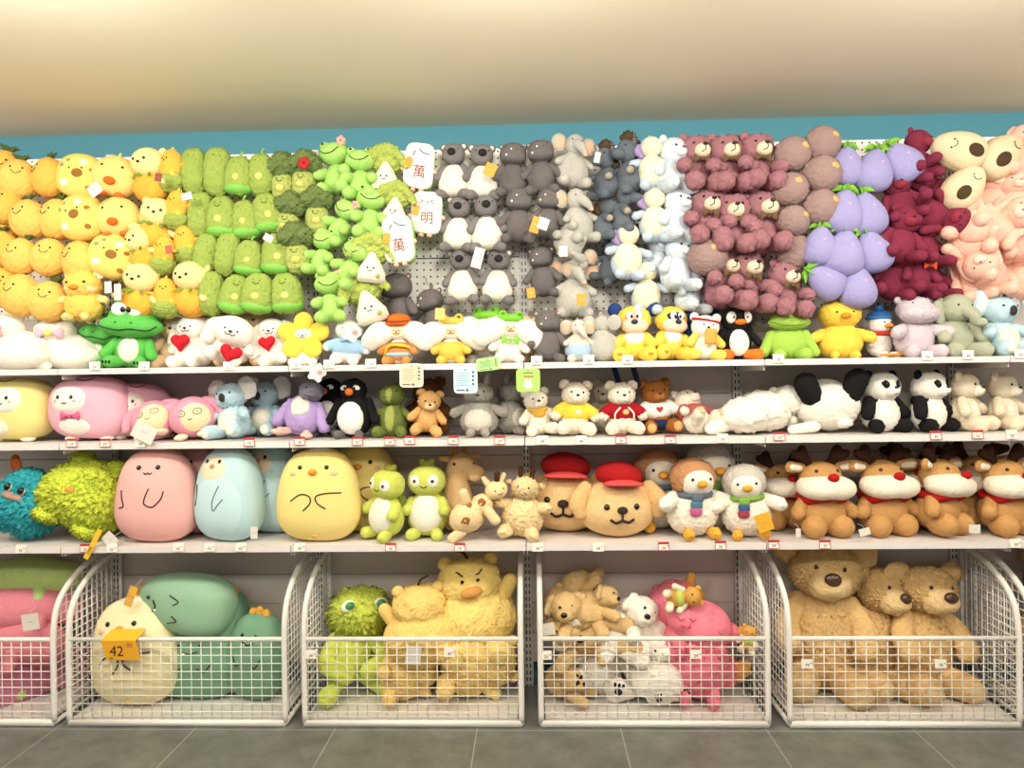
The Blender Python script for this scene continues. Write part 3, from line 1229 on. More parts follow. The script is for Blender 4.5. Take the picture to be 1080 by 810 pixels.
def croc():
    c = '5cb850'
    t = critter('plush_crocodile', 'plush crocodile', c, head=None, body=(0, .02, .29, .31, .22, .29), eye=None,
                arm=(((.25, -.03, .4), (.36, -.16, .2)), (.08, .09)), leg=(((.16, -.1, .09), (.24, -.27, .08)), (.09, .1)))
    h = t.add('head', union([E(0, 0, .8, .4, .26, .27), E(.02, -.14, .66, .5, .25, .19), E(-.12, -.12, .95, .16, .15, .14), E(.13, -.12, .95, .16, .15, .14)], .025, 5), M(c))
    t.line('mouth', h, [(-.46, .7), (-.38, .63), (-.1, .58), (.1, .6), (.34, .59), (.46, .66)], .011, M('1c3d18', 'emb'))
    for s in (-1, 1):
        t.add('eye', E(s * .115, -.25, .92, .13, .06, .11, sub=3), M('f4f2ea', 'emb'), h)
        t.add('pupil', E(s * .045, -.305, .91, .042, .02, .048, sub=2), M(BLK, 'bead'), h)
        t.knob('nostril', h, s * .12, .7, .02, M('2c7a2a', 'emb'))
        for k in (-1, 0, 1):
            t.add('claw', E(s * .24 + k * .05, -.365, .07, .016, .02, .03, sub=2), M(BLK, 'emb'))
    t.patch('belly', t.b, 0, .28, .17, .22, M('efe6cf'), lift=.015)
    return t


def heart_dog(low):
    z = .56 if low else .74
    t = critter('plush_dog', 'plush dog', 'efe9de', head=(0, -.18 if low else -.02, z, .33 if low else .3, .24, .25), body=(0, .08 if low else 0, .38 if low else .3, .36, .26, .38 if low else .31),
                ear=('flop', .27, z + .1, .12, None, .34), eye=(.1, z + .01, .018), mouth=[(-.08, z - .05), (-.04, z - .08), (0, z - .06), (.04, z - .08), (.08, z - .05)], lp=.006)
    t.knob('nose', t.h, 0, z - .02, .034, M(BLK, 'bead'), rz=.022)
    t.add('heart', puff(heart(.19), .1, (.12, -.42, .2) if low else (-.06, -.31, .47), 6), M('c81f2c'))
    return t


def flower_dog():
    t = critter('plush_dog', 'plush dog', 'efe9de', head=(0, -.02, .66, .27, .22, .24), body=(0, 0, .24, .3, .24, .25), eye=(.07, .69, .016), arm=None,
                mouth=[(-.06, .64), (-.03, .615), (0, .63), (.03, .615), (.06, .64)], leg=(((.15, -.08, .09), (.22, -.26, .08)), (.09, .1)))
    t.knob('nose', t.h, 0, .665, .028, M(BLK, 'bead'), rz=.018)
    for k in range(5):
        a = R(90 + k * 72)
        t.add('petal', E(math.cos(a) * .34, -.1 - .12 * (math.sin(a) < -.3), .66 + math.sin(a) * .3, .25, .1, .22, rot=(0, -math.degrees(a), 0), sub=3), M('f0d24c'))
    return t


def knit_dog():
    t = critter('plush_dog', 'plush dog', 'efebe0', head=(0, -.02, .74, .3, .24, .22), body=(0, 0, .3, .33, .25, .3), ear=('point', .22, .93, .1, 'f0e4da'), eye=(.1, .77, .016),
                mouth=[(-.06, .7), (0, .68), (.06, .7)], arm=(((.24, -.03, .44), (.42, -.12, .34)), (.1, .1)), leg=(((.13, -.1, .09), (.19, -.32, .09)), (.1, .12)))
    t.knob('nose', t.h, 0, .735, .03, M(BLK, 'bead'), rz=.02)
    t.add('sweater', E(0, -.01, .34, .355, .275, .23), M('9fc4e0', 'cloth'))
    for s in (-1, 1):
        t.add('sleeve', tube([(s * .22, -.03, .43), (s * .38, -.1, .36)], (.125, .12), 12, 4), M('9fc4e0', 'cloth'))
    t.add('ribbon_bow', tf(bow(.12, .07), (0, -.28, .52)), M('8fb6d4', 'cloth'))
    return t


def cloud_dog(hat, body, bowc=None, hatkind='beret', scarf=None):
    """white dog with two huge cloud-like hanging ears and a hat"""
    t = critter('plush_dog', 'plush dog', 'ebe6da', head=(0, -.02, .66, .24, .22, .2), body=(0, 0, .26, .27, .22, .27), eye=(.055, .66, .014), limb=body,
                mouth=[(-.05, .61), (-.025, .595), (0, .605), (.025, .595), (.05, .61)], arm=(((.2, -.06, .36), (.33, -.16, .26)), (.085, .08)), leg=(((.13, -.1, .08), (.2, -.3, .07)), (.08, .09)))
    for s in (-1, 1):
        t.add('ear', lump(tube([(s * .14, -.08, .7), (s * .36, -.14, .6), (s * .54, -.14, .46)], (.16, .235, .2), 14, 13, sq=.8), .008, 9), M('ece8dd'), t.h)
    t.knob('nose', t.h, 0, .64, .022, M('c8623c', 'bead'))
    t.patch('face_panel', t.h, 0, .645, .13, .09, M('f2cfa2'), lift=.004)
    if hatkind == 'beret':
        t.add('hat', union([E(0, -.03, .88, .24, .22, .13), E(0, -.14, .8, .26, .2, .07)], .02, 3), M(hat))
        t.line('hat_band', len(t.P) - 1, [(-.22, .83), (0, .815), (.22, .83)], .018, M('8c2c14', 'emb'))
    else:
        t.add('hat', union([E(0, -.03, .84, .27, .22, .1), E(-.16, -.06, .92, .09, .09, .09), E(.16, -.06, .92, .09, .09, .09)], .02, 3), M(hat))
        for s in (-1, 1):
            t.add('hat_knob', E(s * .16, -.15, .93, .035, .02, .035, sub=2), M('5a7a2c' if hatkind == 'frog' else '6a4a22', 'bead'))
    if body != 'ebe6da':
        t.add('romper', E(0, -.02, .25, .29, .24, .23), M(body))
    if bowc:
        t.add('ribbon_bow', tf(bow(.16, .09), (0, -.3, .42)), M(bowc, 'cloth'))
    if scarf:
        t.add('sash', tube([(-.28, -.12, .16), (-.14, -.28, .36), (.14, -.28, .36), (.28, -.12, .3)], .03, 8, 15), M(scarf[0], 'cloth'))
        t.add('skirt_band', E(0, -.02, .2, .3, .25, .1), M(scarf[1], 'cloth'))
    return t


def hood_pup(mask):
    """white-faced puppy in a yellow hooded chick costume with navy ear pompoms"""
    t = critter('plush_puppy', 'plush puppy', 'efcf52', head=(0, -.02, .72, .3, .25, .25), body=(0, 0, .3, .28, .23, .3), eye=None,
                arm=(((.2, -.08, .4), (.3, -.24, .28)), (.1, .1)), leg=(((.16, -.12, .11), (.26, -.34, .1)), (.12, .14)), shag=(.012, .3))
    t.add('cheeks', E(0, -.2, .6, .24, .14, .14, sub=3), M('f1d3ba'), t.h)
    t.add('face_mask', E(0, -.17, .75, .2, .12, .12, sub=3), M(mask), t.h)
    for s in (-1, 1):
        t.add('ear_pompom', E(s * .33, .0, .9, .13, .09, .13, sub=3), M('27427e'), t.h)
        t.add('eye', E(s * .075, -.275, .78, .06, .03, .075, sub=3), M('f4f2ee', 'emb'), t.h)
        t.add('pupil', E(s * .05, -.3, .76, .025, .014, .035, sub=2), M(BLK, 'bead'), t.h)
    t.add('nose', E(0, -.34, .66, .06, .05, .045, sub=3), M('1c2a4a', 'bead'), t.h)
    t.add('bib', E(0, -.1, .38, .2, .17, .16, sub=3), M('f3eee2'), t.b)
    for s in (-1, 1):
        t.add('slipper_beak', E(s * .26, -.46, .1, .05, .05, .03, sub=2), M('e8962e'))
    return t


def band_dog():
    t = critter('plush_dog', 'plush dog', 'efeae0', head=(0, -.02, .7, .3, .24, .25), body=(0, 0, .27, .28, .22, .27), eye=(.1, .73, .02), ear=('round', .24, .9, .1, 'f2dfd6'),
                mouth=[(-.05, .62), (0, .6), (.05, .62)], leg=(((.16, -.1, .1), (.27, -.3, .1)), (.1, .12)), limb='f0d460')
    t.knob('nose', t.h, 0, .67, .03, M(BLK, 'bead'))
    V, F = tube([(math.cos(a) * .295, math.sin(a) * .24, .82) for a in np.linspace(-PI, PI, 25)], .025, 8, 49, False)
    V[:, 2] -= V[:, 0] * .12
    t.add('head_band', (V, F), M('b8292c', 'cloth'), t.h)
    t.add('swing_tag', puff(circ(.13, .17, 16, p=6), .008, (.02, -.36, .47), 3, edge=.006), M('d99a3c', 'paper'))
    return t


def penguin_real():
    t = critter('plush_penguin', 'plush penguin', '1d1b1c', head=(0, -.02, .74, .28, .24, .24), body=(0, 0, .33, .29, .23, .33), eye=None,
                arm=(((.25, .0, .5), (.42, -.06, .3)), (.075, .07)), leg=(((.17, -.14, .08), (.3, -.3, .07)), (.09, .11)), limb='1d1b1c')
    for q in (-1, -2):
        t.P[q][2] = M('ee7a26')
        t.P[q][0] = 'foot'
    for s in (-1, 1):
        t.add('eye_patch', E(s * .14, -.18, .77, .1, .08, .115, sub=3), M('f3f0e8'), t.h)
        t.add('eye', E(s * .13, -.262, .77, .025, .014, .025, sub=2), M('6a7058', 'bead'), t.h)
    t.add('beak', E(0, -.27, .68, .11, .1, .055, sub=3), M('ef7f28'), t.h)
    t.patch('belly', t.b, 0, .3, .2, .27, M('efeade'), lift=.02)
    return t


def gator():
    c = 'a0c750'
    t = critter('plush_frog', 'plush frog', c, head=None, body=(0, .03, .32, .34, .24, .33), eye=None,
                arm=(((.26, -.04, .45), (.4, -.1, .12)), (.1, .09)), leg=(((.14, -.12, .1), (.2, -.34, .09)), (.1, .11)), shag=(.01, .3))
    h = t.add('head', union([E(0, 0, .77, .28, .24, .22), E(0, -.13, .68, .33, .2, .14)], .025, 5), M(c), None, (.01, .3))
    for s in (-1, 1):
        t.knob('eye', h, s * .14, .88, .02, M('3c5a22', 'bead'))
        t.knob('nostril', h, s * .05, .76, .012, M('5c8a2a', 'emb'))
    t.line('mouth', h, [(-.31, .69), (-.15, .63), (0, .62), (.15, .63), (.31, .69)], .009, M('5c8a2a', 'emb'))
    return t


def big_chick():
    t = critter('plush_chick', 'plush chick', 'efca4a', head=(0, -.02, .74, .34, .27, .25), body=(0, 0, .3, .36, .29, .31), eye=(.13, .76, .02), shag=(.012, .3),
                arm=(((.3, -.02, .4), (.46, -.14, .34)), (.11, .09)), leg=(((.14, -.16, .05), (.17, -.28, .05)), (.06, .07)), limb='efca4a')
    t.knob('beak', t.h, -.0, .7, .085, M('e2902c'), rz=.05, flat=1.)
    for k in (-1, 0, 1):
        t.add('tuft', tube([(k * .05, 0, .96), (k * .09, 0, 1.05)], (.05, .03), 8, 4), M('efca4a'), t.h)
    return t


def duck():
    t = critter('plush_duck', 'plush duck', 'efece4', head=(0, -.02, .7, .24, .23, .23), body=(0, 0, .3, .26, .23, .29), eye=(.09, .73, .02),
                arm=(((.21, -.03, .44), (.33, -.12, .28)), (.08, .06)), leg=(((.12, -.12, .05), (.16, -.3, .04)), (.06, .08)))
    t.add('beak', union([E(.0, -.25, .65, .1, .11, .04), E(0, -.2, .66, .1, .1, .05)], .015, 3), M('ec9a2c'), t.h)
    t.add('knit_hat', fur(E(0, .0, .86, .235, .225, .13, sub=4), .01, .4, 0), M('2e66ac'))
    t.add('hat_brim', tube([(math.cos(a) * .225, math.sin(a) * .215, .83) for a in np.linspace(-PI, PI, 21)], .04, 8, 41, False), M('3f78bc', 'cloth'))
    t.add('pompom', fur(E(0, 0, 1.02, .075, sub=4), .02, .4, 0), M('2e66ac'))
    t.add('scarf', tube([(math.cos(a) * .19, -.02 + math.sin(a) * .18, .5) for a in np.linspace(-PI, PI, 17)], .05, 8, 33, False), M('b9382e', 'cloth'))
    for s in (-1, 1):
        t.add('foot', E(s * .15, -.32, .04, .1, .13, .04, sub=3), M('ec9a2c'))
    return t


def big_hippo():
    t = critter('plush_hippo', 'plush hippo', 'c9bcc4', head=None, body=(0, .02, .3, .31, .24, .31), eye=None, arm=(((.24, -.05, .44), (.42, -.2, .38)), (.1, .11)),
                leg=(((.16, -.1, .08), (.24, -.3, .08)), (.1, .11)), shag=(.01, .3))
    h = t.add('head', union([E(0, 0, .78, .29, .24, .2), E(0, -.12, .69, .32, .22, .17)], .025, 5), M('c9bcc4'), None, (.01, .3))
    for s in (-1, 1):
        t.add('ear', E(s * .27, .02, .92, .06, .04, .06, sub=3), M('c9bcc4'), h)
        t.knob('eye', h, s * .15, .86, .016, M('5a5056', 'bead'))
        t.knob('nostril', h, s * .07, .76, .014, M('8a7d86', 'emb'))
    return t


def sage_elephant():
    c = 'a9ad94'
    t = critter('plush_elephant', 'plush elephant', c, head=(0, -.03, .74, .25, .23, .23), body=(0, .02, .3, .3, .24, .31), eye=(.12, .78, .018), arm=(((.23, -.05, .44), (.34, -.2, .28)), (.09, .1)),
                leg=(((.16, -.1, .1), (.26, -.32, .09)), (.11, .12)), ear=('flop', .22, .84, .12, None, .26), shag=(.01, .3))
    t.add('trunk', tube([(0, -.2, .72), (.06, -.31, .62), (.1, -.33, .52), (.16, -.37, .5)], (.1, .085, .075, .07), 12, 12), M(c), t.h)
    return t


def blue_koala(fluffy=True, c='b4d0d9'):
    t = critter('plush_koala', 'plush koala', c, head=(0, -.02, .72, .27, .24, .23), body=(0, 0, .29, .28, .24, .3), eye=(.13, .78, .02), shag=(.025 if fluffy else .01, .35),
                ear=('big', .3, .84, .19, 'f1ece0', 0, 'f1ece2' if fluffy else c), nose=(0, .7, .06, .08, '2c2622'), arm=(((.22, -.05, .44), (.36, -.2, .36)), (.09, .1)),
                leg=(((.16, -.12, .12), (.26, -.38, .12)), (.12, .13)), pad='e9e4d6', belly=(.28, .19, .2, 'eee6d0'))
    return t


# shelf 2
def face_pillow(c, light, bowc=None, fx=-.18):
    t = Toy('plush_cushion', 'plush cushion')
    b = t.add('body', lump(E(0, 0, .46, .58, .36, .46, sub=5, n=2.8), .006, 8), M(c, 'cloth'))
    f = t.patch('face_panel', b, fx, .6, .27, .19, M(light), lift=.03, p=2.3)
    for s in (-1, 1):
        t.knob('eye', f, fx - .02 + s * .1, .63, .024, M(BLK, 'bead'), rz=.03, under=b)
        t.knob('cheek', f, fx - .02 + s * .14, .575, .022, M('e8a6a0', 'emb'), flat=.3, under=b)
    t.line('mouth', f, [(fx - .02 + q, w) for q, w in ((-.035, .55), (-.015, .535), (0, .55), (.015, .535), (.035, .55))], .007, M('3a2a22', 'emb'), under=b)
    t.patch('belly', b, -.1, .2, .24, .13, M(light), lift=.02)
    if bowc:
        p, n = t.hit(b, -.12, .36)
        t.add('ribbon_bow', tf(bow(.13, .07, .03), tuple(p + n * .03)), M(bowc, 'cloth'))
    t.lines('brow_line', b, [[(-.1, .88), (-.03, .865), (.05, .87), (.12, .9)]], .008, M('4a2c2a', 'emb'))
    for s in (-1, 1):
        t.add('foot', E(s * .25, -.1, .02, .1, .1, .05, sub=3), M(light))
    return t


def tortoise_kid():
    t = Toy('plush_bunny', 'plush bunny')
    b = t.add('body', lump(E(0, 0, .42, .46, .4, .42), .005, 7), M('e59db0'))
    f = t.add('face_panel', E(.05, -.12, .42, .36, .31, .34), M('f0dcb0'))
    t.lines('spectacle_ring', f, [[(.05 + s * .15 + math.cos(a) * .075, .52 + math.sin(a) * .06) for a in np.linspace(0, 2 * PI, 9)] for s in (-1, 1)], .008, M('6a5a48', 'emb'))
    t.face(f, .15, .52, .015, BLK, [(-.04, .4), (0, .375), (.04, .4)], .007, cx=.05)
    for s in (-1, 1):
        t.add('ear', tube([(s * .3, .0, .7), (s * .5, -.02, .62), (s * .58, -.04, .42)], (.1, .12, .1), 10, 9, sq=.6), M('e59db0'), b)
        t.add('foot', E(s * .22, -.3, .06, .13, .16, .07, sub=3), M('f0dcc0'))
    return t


def lilac_goose():
    t = critter('plush_goose', 'plush goose', 'b49cd2', head=(.12, -.06, .78, .2, .22, .17), hc='8b8594', body=(0, 0, .36, .32, .26, .36), eye=(.1, .85, .018), shag=(.02, .35),
                arm=(((.25, .0, .52), (.42, -.05, .2)), (.1, .12)), leg=(((.15, -.14, .06), (.24, -.36, .05)), (.06, .08)), limb='b49cd2', eyec='2a2230')
    for q in (-3, -4):
        t.P[q][2] = M('e0b8b0')
    t.add('bill', E(.2, -.26, .74, .12, .14, .06, sub=3), M('7c7684'), t.h)
    t.patch('chest', t.b, .0, .52, .17, .17, M('efe6d2'), lift=.03, shag=(.02, .3))
    for s in (-1, 1):
        t.add('foot', E(s * .26, -.4, .05, .1, .13, .05, sub=3), M('e9bfa8'))
    return t


def grump_penguin():
    t = critter('plush_penguin', 'plush penguin', '191719', head=(0, -.01, .8, .22, .2, .2), body=(0, 0, .38, .31, .25, .38), eye=None, shag=(.02, .35), kind='shag',
                arm=(((.27, .0, .6), (.4, -.08, .28)), (.075, .08)), leg=(((.15, -.14, .05), (.19, -.3, .045)), (.06, .08)), limb='191719')
    for q in (-1, -2):
        t.P[q][2] = M('6a6766')
        t.P[q][0] = 'foot'
    for s in (-1, 1):
        t.add('eye', E(s * .11, -.17, .84, .065, .04, .045, rot=(0, s * 15, 0), sub=3), M('f2efe8', 'emb'), t.h)
        t.add('pupil', E(s * .09, -.205, .835, .022, .014, .022, sub=2), M(BLK, 'bead'), t.h)
    t.add('beak', E(0, -.22, .77, .07, .07, .065, sub=3), M('e5702a'), t.h)
    t.patch('belly', t.b, 0, .32, .235, .29, M('efece2'), lift=.045, rings=9)
    return t


def dark_dino():
    t = critter('plush_dinosaur', 'plush dinosaur', '6f7d3c', head=(0, -.05, .78, .24, .24, .2), body=(0, 0, .32, .28, .25, .33), eye=(.14, .86, .02), shag=(.022, .35), kind='shag',
                belly=(.34, .1, .26, 'a5ac58'), arm=(((.22, -.05, .48), (.34, -.16, .38)), (.07, .07)), leg=(((.15, -.1, .1), (.24, -.3, .09)), (.1, .11)))
    t.patch('nose_stripe', t.h, 0, .78, .07, .16, M('a5ac58', 'shag'), lift=.02)
    for k in range(3):
        t.add('back_spike', E(0, .2, .95 - k * .2, .05, .07, .07, sub=2), M('7f8a36'))
    return t


def sitting_bear(c, name='plush_bear', pad=None, muzc=None, dressed=None, fluffy=.018, cat='plush bear', muzzle=True, earin=None, dk=None):
    t = critter(name, cat, c, ear=('round', .21, .92, .095, earin), muz=(0, .68, .12, .1, .095, muzc or c), nose=(0, .73, .036, .028, '1d1714'), eye=(.11, .79, .022), shag=(fluffy, .35),
                leg=(((.15, -.1, .13), (.25, -.35, .12)), (.12, .13)), arm=(((.21, -.05, .5), (.37, -.16, .34)), (.09, .1)), pad=pad)
    if dressed:
        kind, col = dressed[:2]
        if kind in ('shirt', 'hood'):
            t.add('shirt', E(0, -.01, .4, .31, .26, .19, n=2.3), M(col, 'cloth'))
            for s in (-1, 1):
                t.add('sleeve', tube([(s * .2, -.04, .49), (s * .33, -.12, .4)], (.115, .12), 12, 4), M(col, 'cloth'))
        if kind == 'hood':
            for s in (-1, 1):
                t.add('drawstring', tube([(s * .08, -.27, .5), (s * .17, -.29, .4), (s * .18, -.27, .3)], .016, 8, 9), M('f0e8dc', 'cloth'))
        if kind == 'scarf':
            t.add('bandana', union([tube([(math.cos(a) * .2, -.02 + math.sin(a) * .19, .54) for a in np.linspace(-PI, PI, 17)], .055, 8, 33, False), E(0, -.2, .46, .14, .07, .1)], .02, 2), M(col, 'cloth'))
        if len(dressed) > 2:
            if dressed[2] == 'emblem':
                t.add('emblem', puff(circ(.06, .05, 16), .015, (.03, -.275, .42), 3), M(dressed[3], 'emb'))
            if dressed[2] == 'shorts':
                t.add('shorts', E(0, -.02, .17, .3, .26, .15), M(dressed[3], 'cloth'))
                t.add('emblem', puff(heart(.07), .02, (-.02, -.275, .44), 3), M('b82c34', 'emb'))
            if dressed[2] == 'stripes':
                for k in range(3):
                    a0 = E(0, -.01, .31 + k * .08, .318 - abs(k - 1) * .02, .268 - abs(k - 1) * .02, .022, sub=3)
                    t.add('stripe', a0, M(dressed[3], 'cloth'))
    return t


def panda_back():
    t = Toy('plush_panda', 'plush panda')
    b = t.add('body', lump(E(0, 0, .4, .46, .38, .41, sub=5), .006, 8), M('ece6d8'), None, (.016, .35))
    t.add('back_panel', E(.0, .1, .45, .43, .32, .42), M('ded8ca'), b)
    for s in (-1, 1):
        t.add('leg', lump(tube([(s * .29, -.2, .58), (s * .38, -.24, .84)], (.16, .175), 14, 6), .008, 9), M('191718'), None, (.014, .35))
    t.add('tail', E(0.1, -.36, .12, .11, .1, .08, sub=3), M('ece6d8'), b, (.014, .35))
    t.add('arm', tube([(-.3, -.2, .08), (-.62, -.25, .06)], (.1, .08), 12, 5), M('ece6d8'))
    return t


def panda():
    t = critter('plush_panda', 'plush panda', 'ece7da', limb='181617', head=(0, -.03, .74, .3, .26, .25), body=(0, 0, .31, .31, .26, .32), eye=None, shag=(.012, .35),
                ear=('round', .24, .94, .085, None, 0, '181617'), muz=(0, .68, .12, .11, .09, 'f0ebe0'), nose=(0, .73, .035, .025, '141213'), mouth=[(-.05, .66), (0, .635), (.05, .66)],
                leg=(((.19, -.08, .11), (.28, -.24, .1)), (.11, .12)), arm=(((.23, -.02, .5), (.36, -.12, .3)), (.11, .11)))
    t.add('shoulder_band', E(0, .03, .5, .28, .2, .13), M('181617'))
    for s in (-1, 1):
        i = t.patch('eye_patch', t.h, s * .12, .79, .065, .075, M('181617'), lift=.012, rot=s * 20)
        t.knob('eye', i, s * .11, .8, .02, M('3a3634', 'bead'), under=t.h)
    return t


# shelf 3
def monster(c, horns=None):
    t = Toy('plush_monster', 'plush monster')
    b = t.add('body', fur(lump(E(0, 0, .5, .5, .36, .5, sub=6, n=2.2, taper=.25), .012, 9), .05, .28, .5), M(c, 'shag'))
    if horns:
        for s in (-1, 1):
            t.add('ear', tube([(s * .26, 0, .9), (s * .34, 0, 1.0), (s * .37, 0, 1.08)], (.07, .09, .07), 12, 8, sq=.6), M(horns))
            t.add('eye', E(s * .12, -.3, .74, .055, .05, .06, sub=3), M(BLK, 'bead'), b)
            t.add('eyelid', E(s * .12, -.29, .73, .065, .04, .065, sub=3), M('d8c8b0', 'emb'), b)
        t.add('muzzle', E(0, -.3, .62, .2, .08, .06, sub=3), M('b08a76'), b)
    else:
        t.add('cheek', E(-.12, -.33, .55, .09, .05, .05, sub=3), M('d79a4c'), b)
        t.add('ear', fur(E(.22, 0, .98, .15, .12, .15, sub=5), .05, .28, .5), M(c, 'shag'), b)
        t.add('ear', fur(E(-.22, 0, .95, .13, .12, .13, sub=5), .05, .28, .5), M(c, 'shag'), b)
        for s in (-1, 1):
            t.add('foot', fur(E(s * .25, -.2, .06, .16, .2, .08, sub=5), .04, .28, .5), M(c, 'shag'), b)
    return t


def egg(c, kind):
    t = Toy('plush_pillow', 'plush pillow')
    b = t.add('body', lump(E(0, 0, .5, .42, .25, .5, sub=5, n=2.7, taper=.12), .005, 7), M(c, 'cloth'))
    ink = M('2a211e', 'emb')
    if kind == 'ghost':
        t.face(b, .1, .82, .026, BLK, [(-.04, .765), (-.02, .75), (0, .765), (.02, .75), (.04, .765)], .007)
        t.lines('arm_outline', b, [[(-.28, .58), (-.27, .5), (-.25, .42), (-.3, .4)], [(.02, .6), (-.02, .5), (-.02, .44), (.05, .41), (.1, .44), (.15, .5), (.17, .57)]], .007, ink)
    if kind == 'penguin':
        t.patch('face_panel', b, -.08, .8, .2, .14, M('ead3b4', 'cloth'), lift=.006)
        h = t.patch('hood_panel', b, .0, .4, .37, .36, M('bfdcdf', 'cloth'), lift=.006, p=2.3)
        t.face(b, .09, .87, .024, BLK, cx=-.08)
        t.knob('beak', b, -.08, .82, .035, M('d98a60'), rz=.024)
        t.lines('arm_outline', b, [[(-.3, .62), (-.29, .5), (-.32, .4)], [(.04, .62), (-.04, .46), (-.03, .36), (.03, .42), (.1, .48)]], .007, ink)
    if kind == 'chick':
        t.face(b, .135, .82, .024, BLK)
        t.knob('beak', b, 0, .77, .045, M('e8963a'), rz=.036, flat=.8)
        for s in (-1, 1):
            t.knob('cheek', b, s * .21, .755, .035, M('eab894', 'emb'), flat=.25, rz=.024)
        t.lines('arm_outline', b, [[(-.22, .47), (-.12, .54), (-.03, .52), (-.02, .45), (-.09, .37)], [(.28, .55), (.14, .55), (.04, .52), (.05, .45), (.13, .39)]], .007, ink)
        t.add('tuft', E(.02, -.04, .985, .12, .07, .04, sub=3), M('f0ead6', 'cloth'), b)
        t.knob('belly_button', b, .0, .08, .03, M('e8b860'), flat=.4)
    if kind == 'dino':
        t.face(b, .1, .8, .024, BLK, [(-.08, .73), (0, .7), (.08, .73)], .008)
        t.knob('tooth', b, -.05, .705, .018, M('f2efe2', 'emb'))
        t.lines('arm_outline', b, [[(-.2, .55), (-.14, .45), (-.08, .5)], [(.2, .55), (.14, .45), (.08, .5)]], .007, ink)
        for k in (-1, 0, 1):
            t.add('crest', E(k * .1, .0, .99 + .03 * (k == 0), .06, .05, .07, sub=3), M('e3a93c'), b)
    return t


def lime_turtle():
    t = critter('plush_turtle', 'plush turtle', 'c6cf5e', head=(0, -.02, .77, .26, .22, .21), hn=2.3, body=(0, 0, .33, .28, .22, .33), taper=.2, eye=None,
                arm=(((.21, -.03, .48), (.27, -.14, .38)), (.075, .085)), leg=(((.14, -.12, .06), (.18, -.22, .055)), (.08, .085)))
    t.add('belly', E(-.0, -.05, .33, .25, .2, .29, taper=.15), M('e9e5d2'), t.b)
    for s in (-1, 1):
        t.patch('eye_patch', t.h, s * .13, .79, .075, .09, M('eeeadb'), lift=.012)
        t.knob('eye', t.h, s * .12, .79, .024, M('3a2c22', 'bead'), sink=-.9)
    t.line('mouth', t.h, [(-.04, .72), (0, .7), (.04, .72)], .008, M('4a4a1c', 'emb'))
    t.add('shell', E(0, .14, .4, .25, .14, .3), M('6f7a34'))
    t.add('sprout', union([E(0, .02, .99, .1, .09, .05), E(-.07, .02, 1.03, .05, .04, .05), E(.07, .02, 1.03, .05, .04, .05)], .02, 2), M('8a8a34'), t.h)
    return t


def alpaca():
    """long-necked tan giraffe seen from behind its shoulder"""
    c = 'd9b07a'
    t = Toy('plush_giraffe', 'plush giraffe')
    b = t.add('body', union([E(0, .05, .25, .3, .25, .26), tube([(-.02, .02, .3), (-.05, .0, .6), (-.02, -.02, .85)], (.24, .19, .17), 14, 11)], .025, 4), M(c))
    h = t.add('head', union([E(.02, -.03, .9, .19, .18, .16), E(.17, -.12, .79, .14, .14, .11)], .022, 4), M(c))
    for s in (-1, 1):
        t.add('ear', tube([(s * .14, .0, .98), (s * .26, -.02, 1.0)], (.05, .03), 8, 4, sq=.6), M(c), h)
        t.add('horn', tube([(s * .06, 0, 1.03), (s * .07, 0, 1.13)], (.03, .035), 8, 4), M('b87f42'), h)
        t.knob('eye', h, .02 + s * .13, .93, .02, M(BLK, 'bead'))
    t.add('snout', E(.16, -.2, .76, .09, .06, .07, sub=3), M('e6c08a'), h)
    return t


def giraffe_lying():
    c = 'eccf9c'
    t = Toy('plush_giraffe', 'plush giraffe')
    b = t.add('body', lump(union([E(-.12, 0, .36, .34, .28, .33), E(.22, 0, .52, .22, .22, .22)], .028, 4), .008, 8), M(c), None, (.012, .3))
    for x, z, a in ((-.18, .34, .1), (.22, .6, .085), (-.02, .62, .06)):
        t.patch('spot', b, x, z, a, a, M('96602c'), lift=.008)
    t.add('leg', tube([(-.3, -.05, .12), (-.5, -.1, .06)], (.11, .1), 12, 5), M(c))
    t.add('leg', tube([(.28, -.18, .4), (.36, -.26, .16)], (.1, .1), 12, 5), M(c))
    t.add('leg', tube([(-.06, -.1, .72), (-.06, -.14, .9)], (.1, .09), 12, 5), M(c))
    h = t.add('head', lump(E(.56, -.06, .72, .22, .2, .2), .006, 8), M('f0d59c'))
    t.add('ear', tube([(.68, -.04, .86), (.78, -.06, .98)], (.07, .05), 10, 4), M(c), h)
    t.add('ear', tube([(.44, -.0, .9), (.4, .02, 1.02)], (.07, .05), 10, 4), M(c), h)
    t.add('horn', tube([(.62, -.1, .9), (.66, -.12, 1.06)], (.05, .06), 10, 4), M('4a2c1c'), h)
    t.face(h, .08, .74, .016, BLK, [(-.04, .66), (0, .64), (.04, .66)], .008, cx=.6)
    return t


def scruffy():
    c = 'ecd09a'
    t = critter('plush_giraffe', 'plush giraffe', c, head=(0, -.02, .76, .21, .2, .18), body=(0, 0, .32, .32, .27, .32), shag=(.03, .35), sub=5, eye=(.09, .8, .018),
                arm=(((.26, -.05, .48), (.4, -.12, .5)), (.09, .09)), leg=(((.16, -.12, .1), (.24, -.28, .08)), (.11, .11)), ear=('out', .17, .82, .05, None), mouth=[(-.04, .7), (0, .68), (.04, .7)])
    for s in (-1, 1):
        t.add('horn', tube([(s * .09, 0, .92), (s * .1, 0, 1.06)], (.035, .045), 8, 4), M('4a2c1c'), t.h)
    return t


